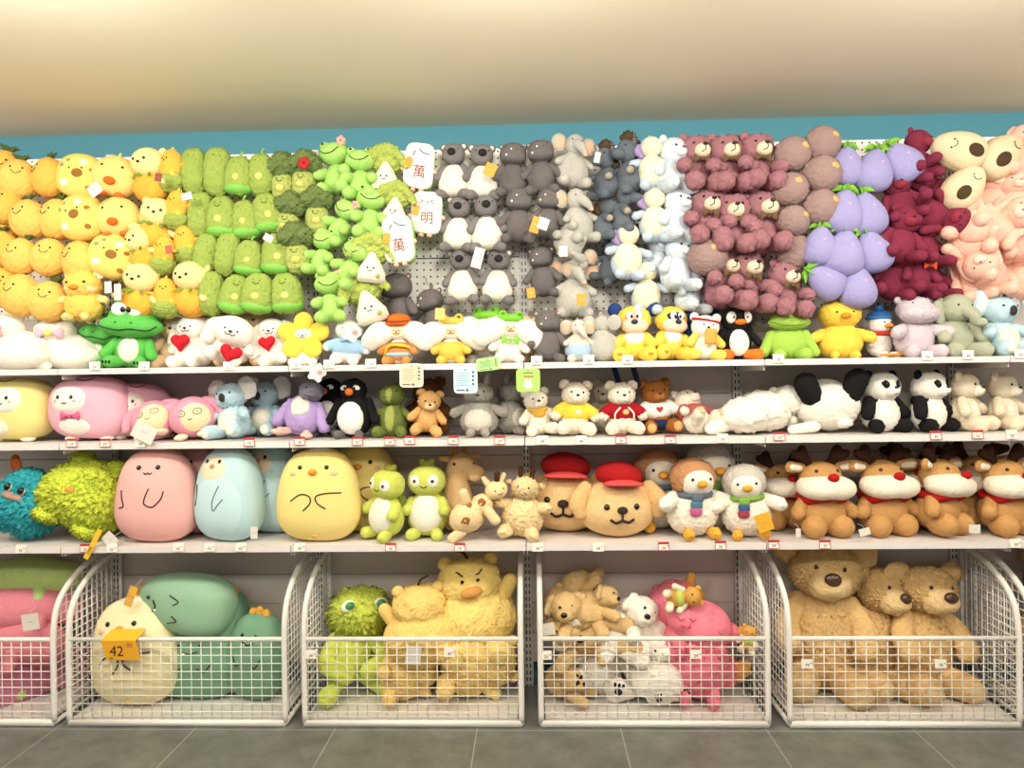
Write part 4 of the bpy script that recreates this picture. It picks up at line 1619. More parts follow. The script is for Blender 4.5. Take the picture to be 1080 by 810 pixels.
def cap_dog():
    """wide tan puppy cushion with a red baseball cap"""
    c = 'e4bd84'
    t = Toy('plush_puppy', 'plush puppy')
    b = t.add('body', lump(union([E(0, 0, .34, .5, .34, .34), E(0, 0, .5, .44, .3, .26)], .03, 5), .006, 7), M(c))
    for s in (-1, 1):
        t.add('ear', tube([(s * .42, -.06, .64), (s * .52, -.12, .48), (s * .5, -.14, .36)], (.1, .13, .1), 12, 9, sq=.6), M('dcb277'), b)
        t.knob('eye', b, s * .19, .44, .04, M(BLK, 'bead'))
    t.knob('nose', b, 0, .4, .07, M('2a1c14', 'emb'), rz=.05)
    t.line('mouth', b, [(-.14, .28), (-.08, .245), (0, .27), (.08, .245), (.14, .28)], .018, M('2a1c14', 'emb'))
    t.line('mouth', b, [(0, .36), (0, .27)], .016, M('2a1c14', 'emb'))
    t.add('cap', lump(E(.03, -.02, .81, .31, .27, .17, rot=(0, 6, 0)), .006, 9), M('a81a1c', 'cloth'))
    V, F = E(.03, -.27, .735, .27, .17, .035, sub=4)
    V[:, 2] += -.5 * (V[:, 1] + .27) ** 2 - .35 * V[:, 0] ** 2 + .01
    t.add('cap_brim', (V, F), M('d84c4a', 'cloth'))
    return t


def scarf_penguin(c, cols, fluffy=.014):
    t = critter('plush_penguin', 'plush penguin', 'efe7d6', hc=c, head=(0, -.02, .73, .29, .25, .25), body=(0, 0, .31, .33, .26, .33), eye=None, shag=(fluffy, .35), sub=5,
                arm=(((.27, -.04, .48), (.43, -.16, .42)), (.09, .1)), leg=(((.16, -.2, .05), (.18, -.3, .05)), (.06, .08)), limb='efe7d6')
    for q in (-1, -2):
        t.P[q][2] = M('e5a83c')
        t.P[q][0] = 'foot'
    f = t.patch('face_panel', t.h, 0, .68, .21, .17, M('f1e8d6'), lift=.045, p=2.4)
    for s in (-1, 1):
        t.knob('eye', f, s * .12, .74, .02, M(BLK, 'bead'), under=t.h)
    t.add('beak', E(0, -.3, .68, .07, .075, .05, sub=3), M('e2a23a'), t.h)
    t.add('scarf', tube([(math.cos(a) * .22, -.02 + math.sin(a) * .2, .52) for a in np.linspace(-PI, PI, 17)], .045, 8, 33, False), M(cols[0], 'cloth'))
    for k, cc in enumerate(cols):
        z = .5 - k * .085
        t.add('scarf_stripe', E(-.05 - k * .012, -.27 - .004 * k, z, .075, .035, .052, sub=3, n=4), M(cc, 'cloth'))
    return t


def reindeer():
    c = 'c08f55'
    t = critter('plush_reindeer', 'plush reindeer', c, head=(0, 0, .66, .25, .22, .2), body=(0, .02, .27, .31, .23, .27), eye=None,
                arm=(((.24, -.03, .36), (.34, -.1, .26)), (.08, .085)), leg=(((.14, -.08, .1), (.17, -.17, .1)), (.14, .14)))
    t.add('muzzle', lump(E(0, -.12, .56, .34, .24, .15, n=2.4), .008, 10), M('ece2cd'), t.h)
    t.add('nose', E(0, -.3, .7, .065, .055, .05, sub=3), M('b01818'), t.h)
    for s in (-1, 1):
        t.knob('eye', t.h, s * .13, .76, .022, M(BLK, 'bead'))
        t.add('ear', tube([(s * .22, .02, .78), (s * .38, -.02, .8)], (.06, .075), 10, 5, sq=.6), M(c), t.h)
        t.add('inner_ear', tube([(s * .27, -.03, .785), (s * .37, -.05, .8)], (.035, .045), 8, 4, sq=.5), M('ece2cd'), t.h)
        t.add('antler', union([tube([(s * .12, .03, .8), (s * .2, .03, .92), (s * .22, .01, 1.0)], (.05, .065, .06), 10, 9), tube([(s * .19, .03, .88), (s * .32, .0, .95)], (.05, .055), 10, 5)], .016, 2), M('3e2416'), t.h)
    V, F = tube([(math.cos(a) * .24, -.02 + math.sin(a) * .22, .44 - .03 * math.cos(2 * a)) for a in np.linspace(-PI, PI, 21)], .05, 8, 41, False)
    t.add('scarf', lump((V, F), .012, 18), M('b3181c', 'cloth'))
    return t


# baskets
def shag_frog():
    c = 'd0de58'
    t = critter('plush_frog', 'plush frog', c, head=(.05, -.04, .76, .29, .25, .24), body=(-.03, 0, .36, .24, .21, .3), eye=None, kind='plush', sub=5,
                arm=(((.18, -.06, .5), (.3, -.2, .32), (.12, -.3, .22)), (.09, .09, .1)), leg=(((.12, -.08, .14), (.22, -.22, .06), (.3, -.36, .05)), (.1, .08, .1)))
    V, F = t.P[t.h][1]
    t.P[t.h][1] = fur((V, F), .055, .3, .5)
    t.P[t.h][2] = M(c, 'shag')
    for s in (-1, 1):
        t.add('eye_white', E(.05 + s * .17, -.24, .87, .075, .05, .06, rot=(0, 25 * s, 0), sub=3), M('eef0d8', 'emb'), t.h)
        t.add('eye', E(.05 + s * .16, -.27, .88, .05, .04, .04, sub=3), M('3f8a52', 'bead'), t.h)
    return t


def fat_bear(c='f6d67c', faceless=False):
    """round curly yellow bear with a tiny frowning face"""
    t = Toy('plush_bear', 'plush bear')
    b = t.add('body', fur(lump(union([E(0, 0, .36, .46, .36, .36), E(0, -.01, .74, .33, .28, .25)], .018, 5), .006, 22), .014, .4, .1), M(c))
    for s in (-1, 1):
        t.add('arm', tube([(s * .34, -.06, .6), (s * .42, -.08, .72)], (.09, .08), 12, 5), M(c))
        t.add('leg', tube([(s * .2, -.22, .1), (s * .24, -.4, .1)], (.12, .12), 12, 5), M(c))
    if not faceless:
        t.lines('brow_line', b, [[(-.13, .9), (-.07, .87)], [(.13, .9), (.07, .87)]], .009, M('4a3018', 'emb'))
        for s in (-1, 1):
            t.knob('eye', b, s * .08, .82, .02, M(BLK, 'bead'))
        t.knob('muzzle', b, .0, .72, .12, M('d89a52'), rz=.06, flat=.5)
    t.add('sprout', tube([(0, 0, .98), (-.04, 0, 1.05), (-.13, 0, 1.09)], (.016, .014, .012), 8, 9), M('4a3420', 'cloth'))
    for s in (-1, 1):
        t.add('ear', E(s * .24, .02, .95, .075, .055, .07, sub=3), M(c), b)
    return t


def floppy_dog(c, name='plush_dog', spots=None):
    """floppy dog lying on its belly, legs stretched out"""
    t = Toy(name, 'plush dog')
    b = t.add('body', lump(E(0, .02, .26, .34, .34, .25), .012, 14), M(c), None, (.025, .35))
    h = t.add('head', lump(E(-.3, -.18, .4, .2, .2, .19), .006, 10), M(c), None, (.015, .3))
    t.add('snout', E(-.34, -.34, .35, .11, .1, .09, sub=3), M(c), h, (.01, .3))
    t.add('nose', E(-.36, -.435, .38, .045, .03, .035, sub=3), M(BLK, 'bead'), h)
    for s in (-1, 1):
        t.add('eye', E(-.32 + s * .075, -.355, .46, .02, .014, .02, sub=2), M(BLK, 'bead'), h)
        t.add('ear', tube([(-.3 + s * .17, -.14, .5), (-.3 + s * .24, -.16, .36)], (.07, .06), 10, 5, sq=.6), M(c), h, (.012, .3))
        t.add('foreleg', tube([(-.12 + s * .2, -.2, .14), (-.16 + s * .26, -.46, .09)], (.1, .09), 12, 5), M(c), None, (.015, .3))
        t.add('hind_leg', tube([(.24 + .04 * s, -.05 + s * .16, .12), (.46, -.02 + s * .26, .08)], (.11, .1), 12, 5), M(c), None, (.015, .3))
        if spots:
            for q in (0, 1):
                t.patch('spot', b, s * .15, .3 + q * .12, .05, .05, M(spots), lift=.02)
    return t


def paw_bear(c):
    t = sitting_bear(c, 'plush_dog', None, c, None, .028, 'plush dog')
    for s in (-1, 1):
        e = np.array((s * .26, -.4, .12))
        t.add('paw_pad', E(e[0], e[1] - .125, e[2] - .03, .05, .02, .04, sub=2), M(BLK, 'emb'))
        for k in (-1, 0, 1):
            t.add('toe_pad', E(e[0] + k * .05, e[1] - .118, e[2] + .045, .02, .016, .028, sub=2), M(BLK, 'emb'))
    return t


def pink_dino():
    c = 'ee7f92'
    t = Toy('plush_dinosaur', 'plush dinosaur')
    b = t.add('body', lump(union([E(0, 0, .36, .5, .38, .36), E(-.34, -.08, .5, .26, .25, .22), E(.5, .02, .26, .2, .16, .16)], .03, 5), .006, 8), M(c))
    for x, z in ((.05, .6), (.22, .42), (-.05, .34)):
        t.patch('spot', b, x, z, .08, .06, M('e67a8e'), lift=.01)
    t.add('leg', tube([(-.2, -.22, .14), (-.21, -.27, .1)], (.11, .1), 12, 4), M(c))
    t.add('leg', tube([(.22, -.22, .14), (.23, -.27, .1)], (.11, .1), 12, 4), M(c))
    t.add('tail_tip', tube([(.66, -.02, .28), (.76, -.04, .33)], (.1, .08), 10, 4), M('e0a24a'))
    t.lines('eyelid_line', b, [[(-.5, .56), (-.45, .53), (-.4, .55)], [(-.3, .56), (-.25, .53), (-.2, .55)]], .012, M('c9566c', 'emb'))
    for s in (-1, 1):
        t.knob('nostril', b, -.36 + s * .05, .46, .03, M('d9677e'), flat=.4)
    return t


def bee():
    t = critter('plush_bee', 'plush bee', 'd9a04c', head=(0, -.02, .74, .26, .22, .22), body=(0, 0, .33, .26, .22, .32), eye=(.1, .77, .025), ear=('round', .2, .92, .08, None), limb='e8dfc0')
    t.add('vest', E(0, -.01, .4, .28, .24, .15), M('b7c95a', 'cloth'))
    return t


def teddy():
    t = critter('plush_teddy_bear', 'plush teddy bear', 'dcb578', kind='shag', head=(0, -.03, .78, .21, .185, .17), body=(0, 0, .36, .22, .19, .34), taper=.2, sub=6, shag=(.014, .35),
                ear=('round', .21, .9, .09, None), muz=(0, .73, .125, .12, .1, 'e2c28a'), nose=(0, .775, .05, .042, '4a3022'), eye=(.08, .83, .016),
                arm=(((.15, -.03, .57), (.225, -.12, .45), (.215, -.22, .34)), (.07, .075, .08)), leg=(((.11, -.08, .12), (.16, -.32, .11)), (.105, .105)), pad='d8ba88')
    return t


def leg_slug(c):
    """long soft bolster cushion"""
    t = Toy('plush_bolster', 'plush bolster')
    b = t.add('body', lump(tube([(-.5, 0, .24), (0, -.03, .27), (.5, 0, .24)], (.2, .26, .21), 20, 17), .006, 7), M(c))
    for s in (-1, 1):
        t.add('fin', tube([(s * .3, -.2, .2), (s * .36, -.3, .1)], (.08, .07), 10, 4), M(c))
    return t

# ================================================================== the toys hanging on the pegboard
G = 'plush toys hanging on the pegboard, '
pa, pb = pineapple('eeb750'), pineapple('f2c160')
ch, ck, kb, co, dk = cheese(), lemon_chick(), kernel_bear(), corn(), duckling()
g = G + 'yellow fruit'
YL = 'plump yellow pineapple plush with a smile, '
for t, lab, x, y, h, yw, ro, Y in (
    (pa, 'top row, cut by the edge of the picture', 3, 178, 50, 20, 10, -.2), (pb, 'top row, first whole one', 20, 186, 44, 25, 4, -.22), (pa, 'top row, beside the spotted cheese plush', 52, 184, 44, -30, -4, -.2),
    (pa, 'second row, cut by the edge of the picture', 4, 214, 42, 10, 0, -.24), (pb, 'second row, middle one of three', 31, 228, 44, -5, -8, -.24), (pb, 'second row, beside the spotted cheese plush', 60, 228, 46, -20, 10, -.22),
    (pa, 'second row, low at the edge, barely showing', 2, 240, 36, 0, 0, -.2),
    (pa, 'third row, cut by the edge of the picture', 1, 260, 40, 10, 0, -.27), (pb, 'third row, tilted, first whole one', 21, 267, 42, -10, 20, -.27), (pb, 'third row, widest of its row', 52, 268, 43, 10, 10, -.25),
    (pb, 'third row, beside the holed cheese plush', 86, 272, 47, -20, -18, -.24),
    (pa, 'bottom row, cut by the edge of the picture', 2, 300, 44, 20, 0, -.27), (pb, 'bottom row, above the first white cat', 22, 308, 48, -10, 4, -.28), (pb, 'bottom row, above the second white cat', 51, 314, 46, 10, 14, -.26)):
    t.put(YL + lab, x, y, h, yw, ro, 0, Y, g, 1.0 if h < 45 else .98)
CL = 'yellow cheese plush with brown and pale round spots, '
ch.put(CL + 'top row', 86, 187, 45, 8, 5, 0, -.2, g)
ch.put(CL + 'second row', 87, 230, 46, -5, -8, 0, -.23, g)
ch.put(CL + 'third row, lowest of the three', 119, 271, 46, 15, 14, 0, -.24, g)
ck.put('pale yellow chick plush with an orange beak, top row', 122, 186, 47, 12, 8, 0, -.2, g)
ck.put('pale yellow chick plush with an orange beak, second row', 125, 228, 45, 8, -4, 0, -.23, g)
dk.put('fluffy yellow duckling plush with white cheeks, above the green crocodile', 88, 312, 52, 0, 0, 0, -.27, g)
KL = 'pale bear head plush with an orange fruit body, '
for lab, x, y, h, yw, ro, Y in (('top row beside the corn plush', 157, 186, 54, -12, 0, -.2), ('second row beside the corn plush', 165, 236, 54, 10, 12, -.23), ('third row, head turned aside', 150, 263, 48, -20, -14, -.25),
                                ('bottom row above the crocodile eyes', 147, 306, 56, -5, 10, -.27), ('bottom row beside the curly cucumbers', 199, 305, 56, -15, 6, -.26)):
    kb.put(KL + lab, x, y, h, yw, ro, 0, Y, g)
OL = 'orange corn cob plush in a green husk, '
for lab, x, y, h, yw, ro, Y in (('top row', 181, 181, 48, -20, 2, -.21), ('second row', 187, 222, 44, -15, 6, -.24), ('third row, upper one by the cucumbers', 196, 258, 42, 0, -6, -.25), ('third row, lower one with a red tag', 173, 269, 42, -15, 8, -.27),
                                ('bottom row, eyes shut', 176, 314, 44, 10, 0, -.28)):
    co.put(OL + lab, x, y, h, yw, ro, 0, Y, g)

g = G + 'green vegetables'
cu, cf = gherkin(False, False), gherkin(True, True)
pp, pf, ps = gherkin(False, True, True, True, (.36, .28)), gherkin(True, True, True, False, (.35, .28)), gherkin(False, True, False, True, (.3, .26))
U = 'curly green cucumber plush, '
PL = 'curly green pea plush in a bright green pod, '
for t, lab, x, y, h, yw, ro, Y in (
    (cu, U + 'top row beside the orange corn', 206, 183, 50, 0, 0, -.2), (cu, U + 'top row, second one along', 230, 183, 52, 10, 3, -.2), (pp, PL + 'top row with a yellow button', 252, 184, 46, -5, 4, -.21),
    (ps, 'curly green pear-shaped plush with a stem and yellow button, top row', 276, 183, 50, -5, 0, -.2),
    (cu, U + 'second row beside the orange corn', 212, 228, 48, 0, 3, -.23), (pf, PL + 'second row, slim and smiling', 234, 230, 44, -5, 2, -.24), (pp, PL + 'second row with a yellow button', 259, 230, 46, -4, -5, -.23),
    (pf, PL + 'second row, smiling, beside the broccoli', 283, 226, 42, 10, -8, -.22),
    (cu, U + 'third row beside the orange corn', 217, 270, 46, 0, 12, -.25), (cu, U + 'third row, second one along', 240, 269, 46, 0, 10, -.25), (pp, PL + 'third row with a yellow button', 262, 271, 42, 0, 8, -.26),
    (pf, PL + 'third row, smiling, beside the broccoli', 292, 269, 44, 10, 4, -.25),
    (cu, U + 'bottom row, above the dogs with hearts', 223, 310, 46, 0, 4, -.27), (pf, PL + 'bottom row, tilted, second one along', 247, 311, 42, 15, 14, -.27), (pf, PL + 'bottom row, widest smile', 271, 310, 43, 0, 10, -.28),
    (pf, PL + 'bottom row beside the bare pegboard', 302, 310, 42, 0, -4, -.26)):
    w = 1.1 if x in (262, 271, 302) else (.95 if t is cu else 1.0)
    t.put(lab, x, y, h, yw, ro, 0, Y, g, w)
bl, blf = broccoli(), broccoli(True)
B = 'dark green broccoli plush with a pale stalk, '
for lab, x, y, h, yw, ro, Y in (('top row beside the pear-shaped plush', 299, 188, 52, -5, 0, -.19), ('top row, carrying a red flower', 322, 184, 50, -5, 6, -.21), ('second row, leaning sideways', 308, 228, 50, -10, 12, -.22),
                                ('second row beside the frogs', 335, 222, 50, 5, 0, -.22), ('third row beside the frogs', 312, 262, 54, 5, -4, -.25)):
    (blf if 'flower' in lab else bl).put(B + lab, x, y, h, yw, ro, 0, Y, g)
fr, ff = frog(), frog(True)
g = G + 'frogs and dumplings'
F_ = 'smooth light green frog plush, '
for t, lab, x, y, h, yw, ro, Y in ((ff, 'top row with a pink flower on its eye', 351, 176, 60, -12, -6, -.2), (fr, 'top row beside the leaf-hat dumpling', 380, 183, 54, 5, 0, -.22), (ff, 'second row, tilted, pink flower beside its eye', 358, 234, 52, -20, 28, -.23),
                                   (fr, 'second row beside the leaf-hat dumpling', 391, 224, 56, 10, 4, -.24), (fr, 'third row, outermost by the bare pegboard', 337, 266, 50, -10, 10, -.25), (fr, 'third row, turned away beside a dumpling', 367, 278, 54, -25, 24, -.27),
                                   (ff, 'bottom row with a pink flower', 349, 313, 54, 10, -4, -.27)):
    t.put(F_ + lab, x, y, h, yw, ro, 0, Y, g)
du = dumpling()
L_ = 'white rice dumpling plush under a curly leaf hat, '
for lab, x, y, h, yw, ro, Y in (('top row', 407, 177, 50, 0, 4, -.19), ('second row', 417, 214, 46, 0, 8, -.22), ('third row', 393, 272, 52, 8, 6, -.27), ('lowest one, hat brim tilted', 385, 313, 56, 5, -18, -.24)):
    du.put(L_ + lab, x, y, h, yw, ro, 0, Y, g)
m1, m2 = mahjong('萬', 'brow'), mahjong('明', 'wink')
g = G + 'mahjong tiles'
m1.put('white mahjong tile plush with a red character, top row', 442, 178, 50, 6, 6, 0, -.18, g, .92)
m2.put('white mahjong tile plush with squinting eyes, second row', 450, 227, 46, 4, 4, 0, -.19, g, 1.02)
m1.put('white mahjong tile plush with a red character, lowest one', 421, 255, 52, -2, -6, 0, -.26, g, .9)

g = G + 'grey animals'
ko, hi, el, do_ = koala(), hippo(), elephant(), donkey()
el.big, do_.big = 1.1, 1.2
K_ = 'dark grey koala plush with a cream tummy, '
for lab, x, y, h, yw, ro, Y in (('top row beside the mahjong tile', 478, 181, 58, -6, 0, -.16), ('top row with an orange tag', 509, 182, 58, 8, 0, -.17), ('second row beside the mahjong tile', 483, 237, 58, -4, 3, -.17),
                                ('second row beside the hippo', 514, 236, 60, 4, -2, -.18), ('third row, beside the bare pegboard', 487, 292, 58, -4, -3, -.15), ('third row beside the shelving post', 525, 292, 58, 4, 3, -.15)):
    ko.put(K_ + lab, x, y, h, yw, ro, 0, Y, g)
H_ = 'dark grey hippo plush with two tiny teeth, '
for lab, x, y, h, yw, ro, Y in (('top row beside the koala', 541, 181, 56, 6, 2, -.17), ('top row beside the elephant', 571, 178, 56, -5, -2, -.18), ('second row beside the koala', 547, 229, 56, 3, 2, -.18),
                                ('second row, tilted, beside the elephant', 576, 227, 54, -12, 8, -.19), ('third row beside the shelving post', 572, 288, 52, -10, -4, -.16), ('hanging low above the orange beret', 418, 322, 64, -20, -4, -.13),
                                ('hanging low above the yellow hood', 456, 334, 58, -25, -12, -.14)):
    hi.put(H_ + lab, x, y, h, yw, ro, 0, Y, g)
E_ = 'pale grey elephant plush with peach ears, '
for lab, x, y, h, yw, ro, pi_, Y in (('top row', 606, 170, 56, 15, 6, 0, -.19), ('second row, turned sideways', 609, 228, 56, 30, -6, 0, -.2), ('third row, hanging head down', 607, 263, 52, 10, 150, 0, -.22), ('lowest one with an orange tag', 606, 305, 60, 4, 2, 0, -.17)):
    el.put(E_ + lab, x, y, h, yw, ro, pi_, Y, g)
D_ = 'slate grey donkey plush with a brown mane, '
for lab, x, y, h, yw, ro, Y in (('top row beside the elephant', 637, 179, 56, -50, 4, -.17), ('top row beside the cream-faced penguin', 661, 172, 60, -55, 4, -.19), ('second row beside the elephant', 640, 228, 54, 60, 14, -.18),
                                ('second row beside the cream-faced penguin', 660, 217, 54, 55, 4, -.2), ('lowest one behind the penguin', 643, 272, 52, -40, 24, -.16)):
    do_.put(D_ + lab, x, y, h, yw, ro, 0, Y, g)
g = G + 'pale blue animals'
sp, pbear = soft_penguin(), pale_bear()
pbear.big = 1.15
P_ = 'cream-faced pale blue penguin plush, '
for lab, x, y, h, yw, ro, Y in (('top row', 688, 173, 56, 6, 0, -.21), ('second row', 691, 227, 56, 4, 0, -.22), ('third row, lavender scarf showing', 663, 266, 58, 12, 4, -.23), ('lowest one above the yellow hooded puppies', 682, 304, 54, 0, 2, -.2)):
    sp.put(P_ + lab, x, y, h, yw, ro, 0, Y, g)
W_ = 'pale grey-blue teddy plush, '
for lab, x, y, h, yw, ro, Y in (('top row beside the rose bears', 713, 173, 58, 25, 6, -.22), ('second row beside the rose bears', 717, 226, 56, 25, 8, -.24), ('third row behind the lowest penguin', 694, 268, 44, 10, 10, -.17), ('third row beside the fuzzy kiwi ball', 718, 276, 56, 20, 8, -.24),
                                ('lowest one with splayed feet', 731, 304, 50, 35, 14, -.2)):
    pbear.put(W_ + lab, x, y, h, yw, ro, 0, Y, g)
g = G + 'rose bears'
rb = rose_bear()
rb.big = 1.2
R_ = 'curly rose-brown teddy with a cream muzzle, '
for lab, x, y, h, yw, ro, Y in (('top row beside the pale blue teddy', 739, 172, 58, 12, 2, -.22), ('top row, middle one', 770, 172, 58, 8, 0, -.23), ('top row beside the kiwi balls', 803, 170, 58, 10, 4, -.24),
                                ('second row beside the pale blue teddy', 747, 228, 58, 0, 6, -.25), ('second row, middle one, hanging lower', 772, 235, 60, -4, 4, -.26), ('second row beside the kiwi balls', 808, 232, 62, 4, 4, -.25),
                                ('third row beside the large kiwi ball', 769, 292, 58, 20, 10, -.26), ('third row, middle one', 793, 295, 62, 18, 6, -.25), ('third row, lowest, beside the eggplants', 833, 304, 56, 12, 6, -.26)):
    rb.put(R_ + lab, x, y, h, yw, ro, 0, Y, g)
g = G + 'kiwi balls'
cc = coconut()
C_ = 'round mauve-brown fuzzy kiwi ball plush, '
for lab, x, y, h, yw, ro, Y in (('topmost of all', 867, 152, 36, 10, 0, -.24), ('top row beside the rose bears', 836, 163, 36, 5, 4, -.24), ('second row beside the eggplants', 867, 184, 38, 0, 8, -.26), ('second row beside the rose bears', 834, 200, 34, -15, 0, -.27),
                                ('third row beside the eggplants', 866, 219, 37, 12, 8, -.27), ('third row, squashed, beside the rose bears', 837, 233, 32, 12, 10, -.27), ('lowest one above the third-row bears', 838, 266, 38, 16, 10, -.23),
                                ('large one among the rose bears and blue teddies', 746, 271, 39, -10, -6, -.27)):
    cc.put(C_ + lab, x, y, h, yw, ro, 0, Y, g, 1.04)
g = G + 'eggplants'
eg = eggplant()
V_ = 'smooth lilac eggplant plush with green leaves, '
for lab, x, y, h, yw, ro, Y in (('top row beside the kiwi ball', 891, 173, 46, -10, 4, -.24), ('top row, middle one', 920, 177, 50, 0, 10, -.25), ('top row beside the wine-red bears', 951, 170, 46, 10, -40, -.25),
                                ('second row beside the kiwi ball', 888, 221, 52, -10, 8, -.27), ('second row beside the wine-red bears', 915, 223, 52, 5, -12, -.26), ('third row beside the kiwi ball', 864, 257, 46, -10, 4, -.28),
                                ('third row, middle one', 889, 264, 54, 0, 6, -.29), ('third row beside the wine-red bears', 921, 263, 48, 8, -22, -.28), ('bottom row, lying over the teddy', 869, 297, 40, 10, -60, -.28), ('bottom row with small leaves, beside the chick', 905, 300, 48, 0, 0, -.29)):
    eg.put(V_ + lab, x, y, h, yw, ro, 0, Y, g, 1.02)
g = G + 'wine-red bears'
wb, wbr = wine_bear(), wine_bear(True)
wb.big = 1.1
Z_ = 'soft wine-red bear plush, '
for lab, x, y, h, yw, ro, Y in (('topmost, leaning on the cream avocado', 972, 160, 52, 20, 10, -.24), ('upper one, lying along the avocado', 985, 190, 46, 20, 120, -.22), ('upper one beside the lilac eggplant', 952, 206, 56, -10, -10, -.24),
                                ('arm stretched over the pink bunny', 990, 226, 46, -20, 110, -.27), ('face showing beside the lilac eggplant', 951, 246, 60, 0, 14, -.28), ('dark face beside the pink bunny', 983, 252, 54, 25, 6, -.25),
                                ('small face with an orange ribbon', 972, 282, 54, 15, 4, -.25), ('lowest one, legs dangling', 945, 286, 60, -15, 18, -.22), ('lowest one above the lilac hippo', 987, 288, 54, 20, 0, -.2)):
    (wbr if 'ribbon' in lab else wb).put(Z_ + lab, x, y, h, yw, ro, 0, Y, g)
g = G + 'avocados'
av = avocado()
av.put('cream avocado plush with a brown stone, top row beside the wine-red bears', 1013, 160, 42, -6, -68, 0, -.27, g)
av.put('cream avocado plush with a brown stone, top row beside the picture edge', 1054, 166, 46, 10, 48, 0, -.26, g)
av.put('cream avocado plush with a brown stone, smiling, below the other two', 1016, 199, 44, -4, 40, 0, -.3, g)
g = G + 'pink bunnies'
pbn = pink_bunny()
pbn.big = 1.12
N_ = 'peach pink bunny plush, '
for lab, x, y, h, yw, ro, Y in (('topmost, at the edge of the picture', 1078, 160, 54, -10, 10, -.24), ('face peeping below the cream avocado', 1048, 203, 52, -6, 4, -.22), ('upper one at the edge of the picture', 1072, 206, 54, -10, 0, -.25),
                                ('back turned, below the smiling avocado', 1026, 232, 54, 150, 20, -.26), ('middle one, lying across', 1052, 238, 56, -30, 60, -.28), ('middle one at the edge of the picture', 1077, 248, 54, -15, 10, -.26),
                                ('front one, head hanging down', 1022, 262, 62, -30, 160, -.28), ('lower one above the pale blue koala', 1053, 280, 58, 10, 30, -.24), ('lower one above the sage elephant', 1024, 293, 50, 0, -10, -.19), ('lowest one at the edge of the picture', 1078, 286, 56, -10, 6, -.22)):
    pbn.put(N_ + lab, x, y, h, yw, ro, 0, Y, g)

# ================================================================== the toys on the shelves
g = 'plush toys on the top shelf'
lc = lying_cat()
lc.sit('plump white cat plush with a pink bow, at the shelf end', 20, 62, -.24, S1, -10, group=g)
lc.sit('plump white cat plush with a pink bow, beside the crocodile', 74, 58, -.17, S1, 12, group=g)
cr = croc()
cr.sit('bright green crocodile plush, rear one, half hidden', 106, 62, -.15, S1, -18, 10, group=g)
cr.sit('bright green crocodile plush with a wide grin, front one', 141, 73, -.26, S1, 6, 3, group=g)
hd, hdl = heart_dog(False), heart_dog(True)
hd.sit('white puppy plush holding a red heart, beside the crocodile', 201, 58, -.22, S1, -8, group=g)
hdl.sit('white puppy plush with a red heart, leaning, middle of the three', 244, 55, -.27, S1, 14, 20, group=g)
hd.sit('white puppy plush with a red heart, beside the yellow flower hood', 287, 52, -.22, S1, 4, -10, group=g)
pe = sitting_bear('f2cfa4', 'plush_bear', None, None, None, .01)
pe.sit('peach bear plush half hidden behind the first heart puppy', 183, 58, -.16, S1, 10, group=g)
pe.sit('peach bear plush half hidden behind the middle heart puppy', 224, 64, -.14, S1, 0, group=g)
pe.sit('peach bear plush half hidden behind the third heart puppy', 264, 64, -.14, S1, -10, group=g)
flower_dog().sit('white puppy plush in a yellow flower hood', 321, 58, -.24, S1, 6, group=g)
knit_dog().sit('white puppy plush in a pale blue sweater', 366, 54, -.25, S1, 6, 6, group=g)
cloud_dog('dd6a22', 'c98a4a', None, 'beret', ('e0bf3c', '9cc6d8')).sit('white cloud-eared dog plush in an orange beret', 420, 55, -.25, S1, -4, group=g)
cloud_dog('e6c658', 'e3bd50', None, 'bee').sit('white cloud-eared dog plush in a yellow hood and suit', 476, 54, -.25, S1, 4, group=g)
cd = cloud_dog('7cc63c', 'ebe6da', '86cc48', 'frog')
cd.sit('white cloud-eared dog plush in a green frog hood and bow', 538, 57, -.26, S1, 6, 4, group=g)
cd.sit('white cloud-eared dog plush in a green hood, rear one', 512, 62, -.12, S1, -20, group=g)
hi.sit('dark grey hippo plush sitting on the top shelf', 578, 56, -.26, S1, 4, group=g)
pe.sit('orange bear plush hidden behind the sitting grey hippo', 566, 52, -.1, S1, group=g)
el2 = elephant('cfc3b4', 'e6b899')
el2.sit('cream elephant plush with peach ears on the top shelf', 598, 54, -.13, S1, 10, group=g)
elb = elephant('d6cdbf', 'e8bfa0')
elb.add('romper', E(0, 0, .33, .3, .25, .3, taper=.24), M('a9c4da'))
elb.sit('small cream elephant plush in a pale blue romper on the top shelf', 610, 46, -.27, S1, 5, group=g)
el.sit('grey elephant plush with its back turned on the top shelf', 634, 50, -.24, S1, 160, group=g)
hp, hp2 = hood_pup('e0b490'), hood_pup('2b3558')
hp.sit('yellow hooded puppy plush with a peach face', 670, 64, -.24, S1, -6, group=g)
hp2.sit('yellow hooded puppy plush with a navy mask', 710, 64, -.24, S1, 14, 4, group=g)
band_dog().sit('white dog plush with a red headband and orange tag', 744, 52, -.28, S1, 4, 4, group=g)
blr = sitting_bear('3d6cae', 'plush_bear', None, None, None, .01)
blr.sit('blue bear plush hidden behind the red headband dog', 740, 62, -.1, S1, -10, group=g)
penguin_real().sit('black and white penguin plush with orange feet', 778, 57, -.24, S1, 4, group=g)
sitting_bear('d9cfc0', 'plush_bear', None, None, None, .01).sit('pale bear plush peering out behind the penguin and green frog', 808, 56, -.1, S1, 10, group=g)
gator().sit('lime green frog plush with a broad snout', 832, 57, -.25, S1, -4, group=g, sx=1.15)
big_chick().sit('big fluffy yellow chick plush', 886, 69, -.23, S1, -4, group=g)
duck().sit('white duck plush in a blue bobble hat and red scarf', 932, 58, -.2, S1, 20, group=g)
big_hippo().sit('big pale lilac hippo plush', 969, 66, -.27, S1, 6, group=g)
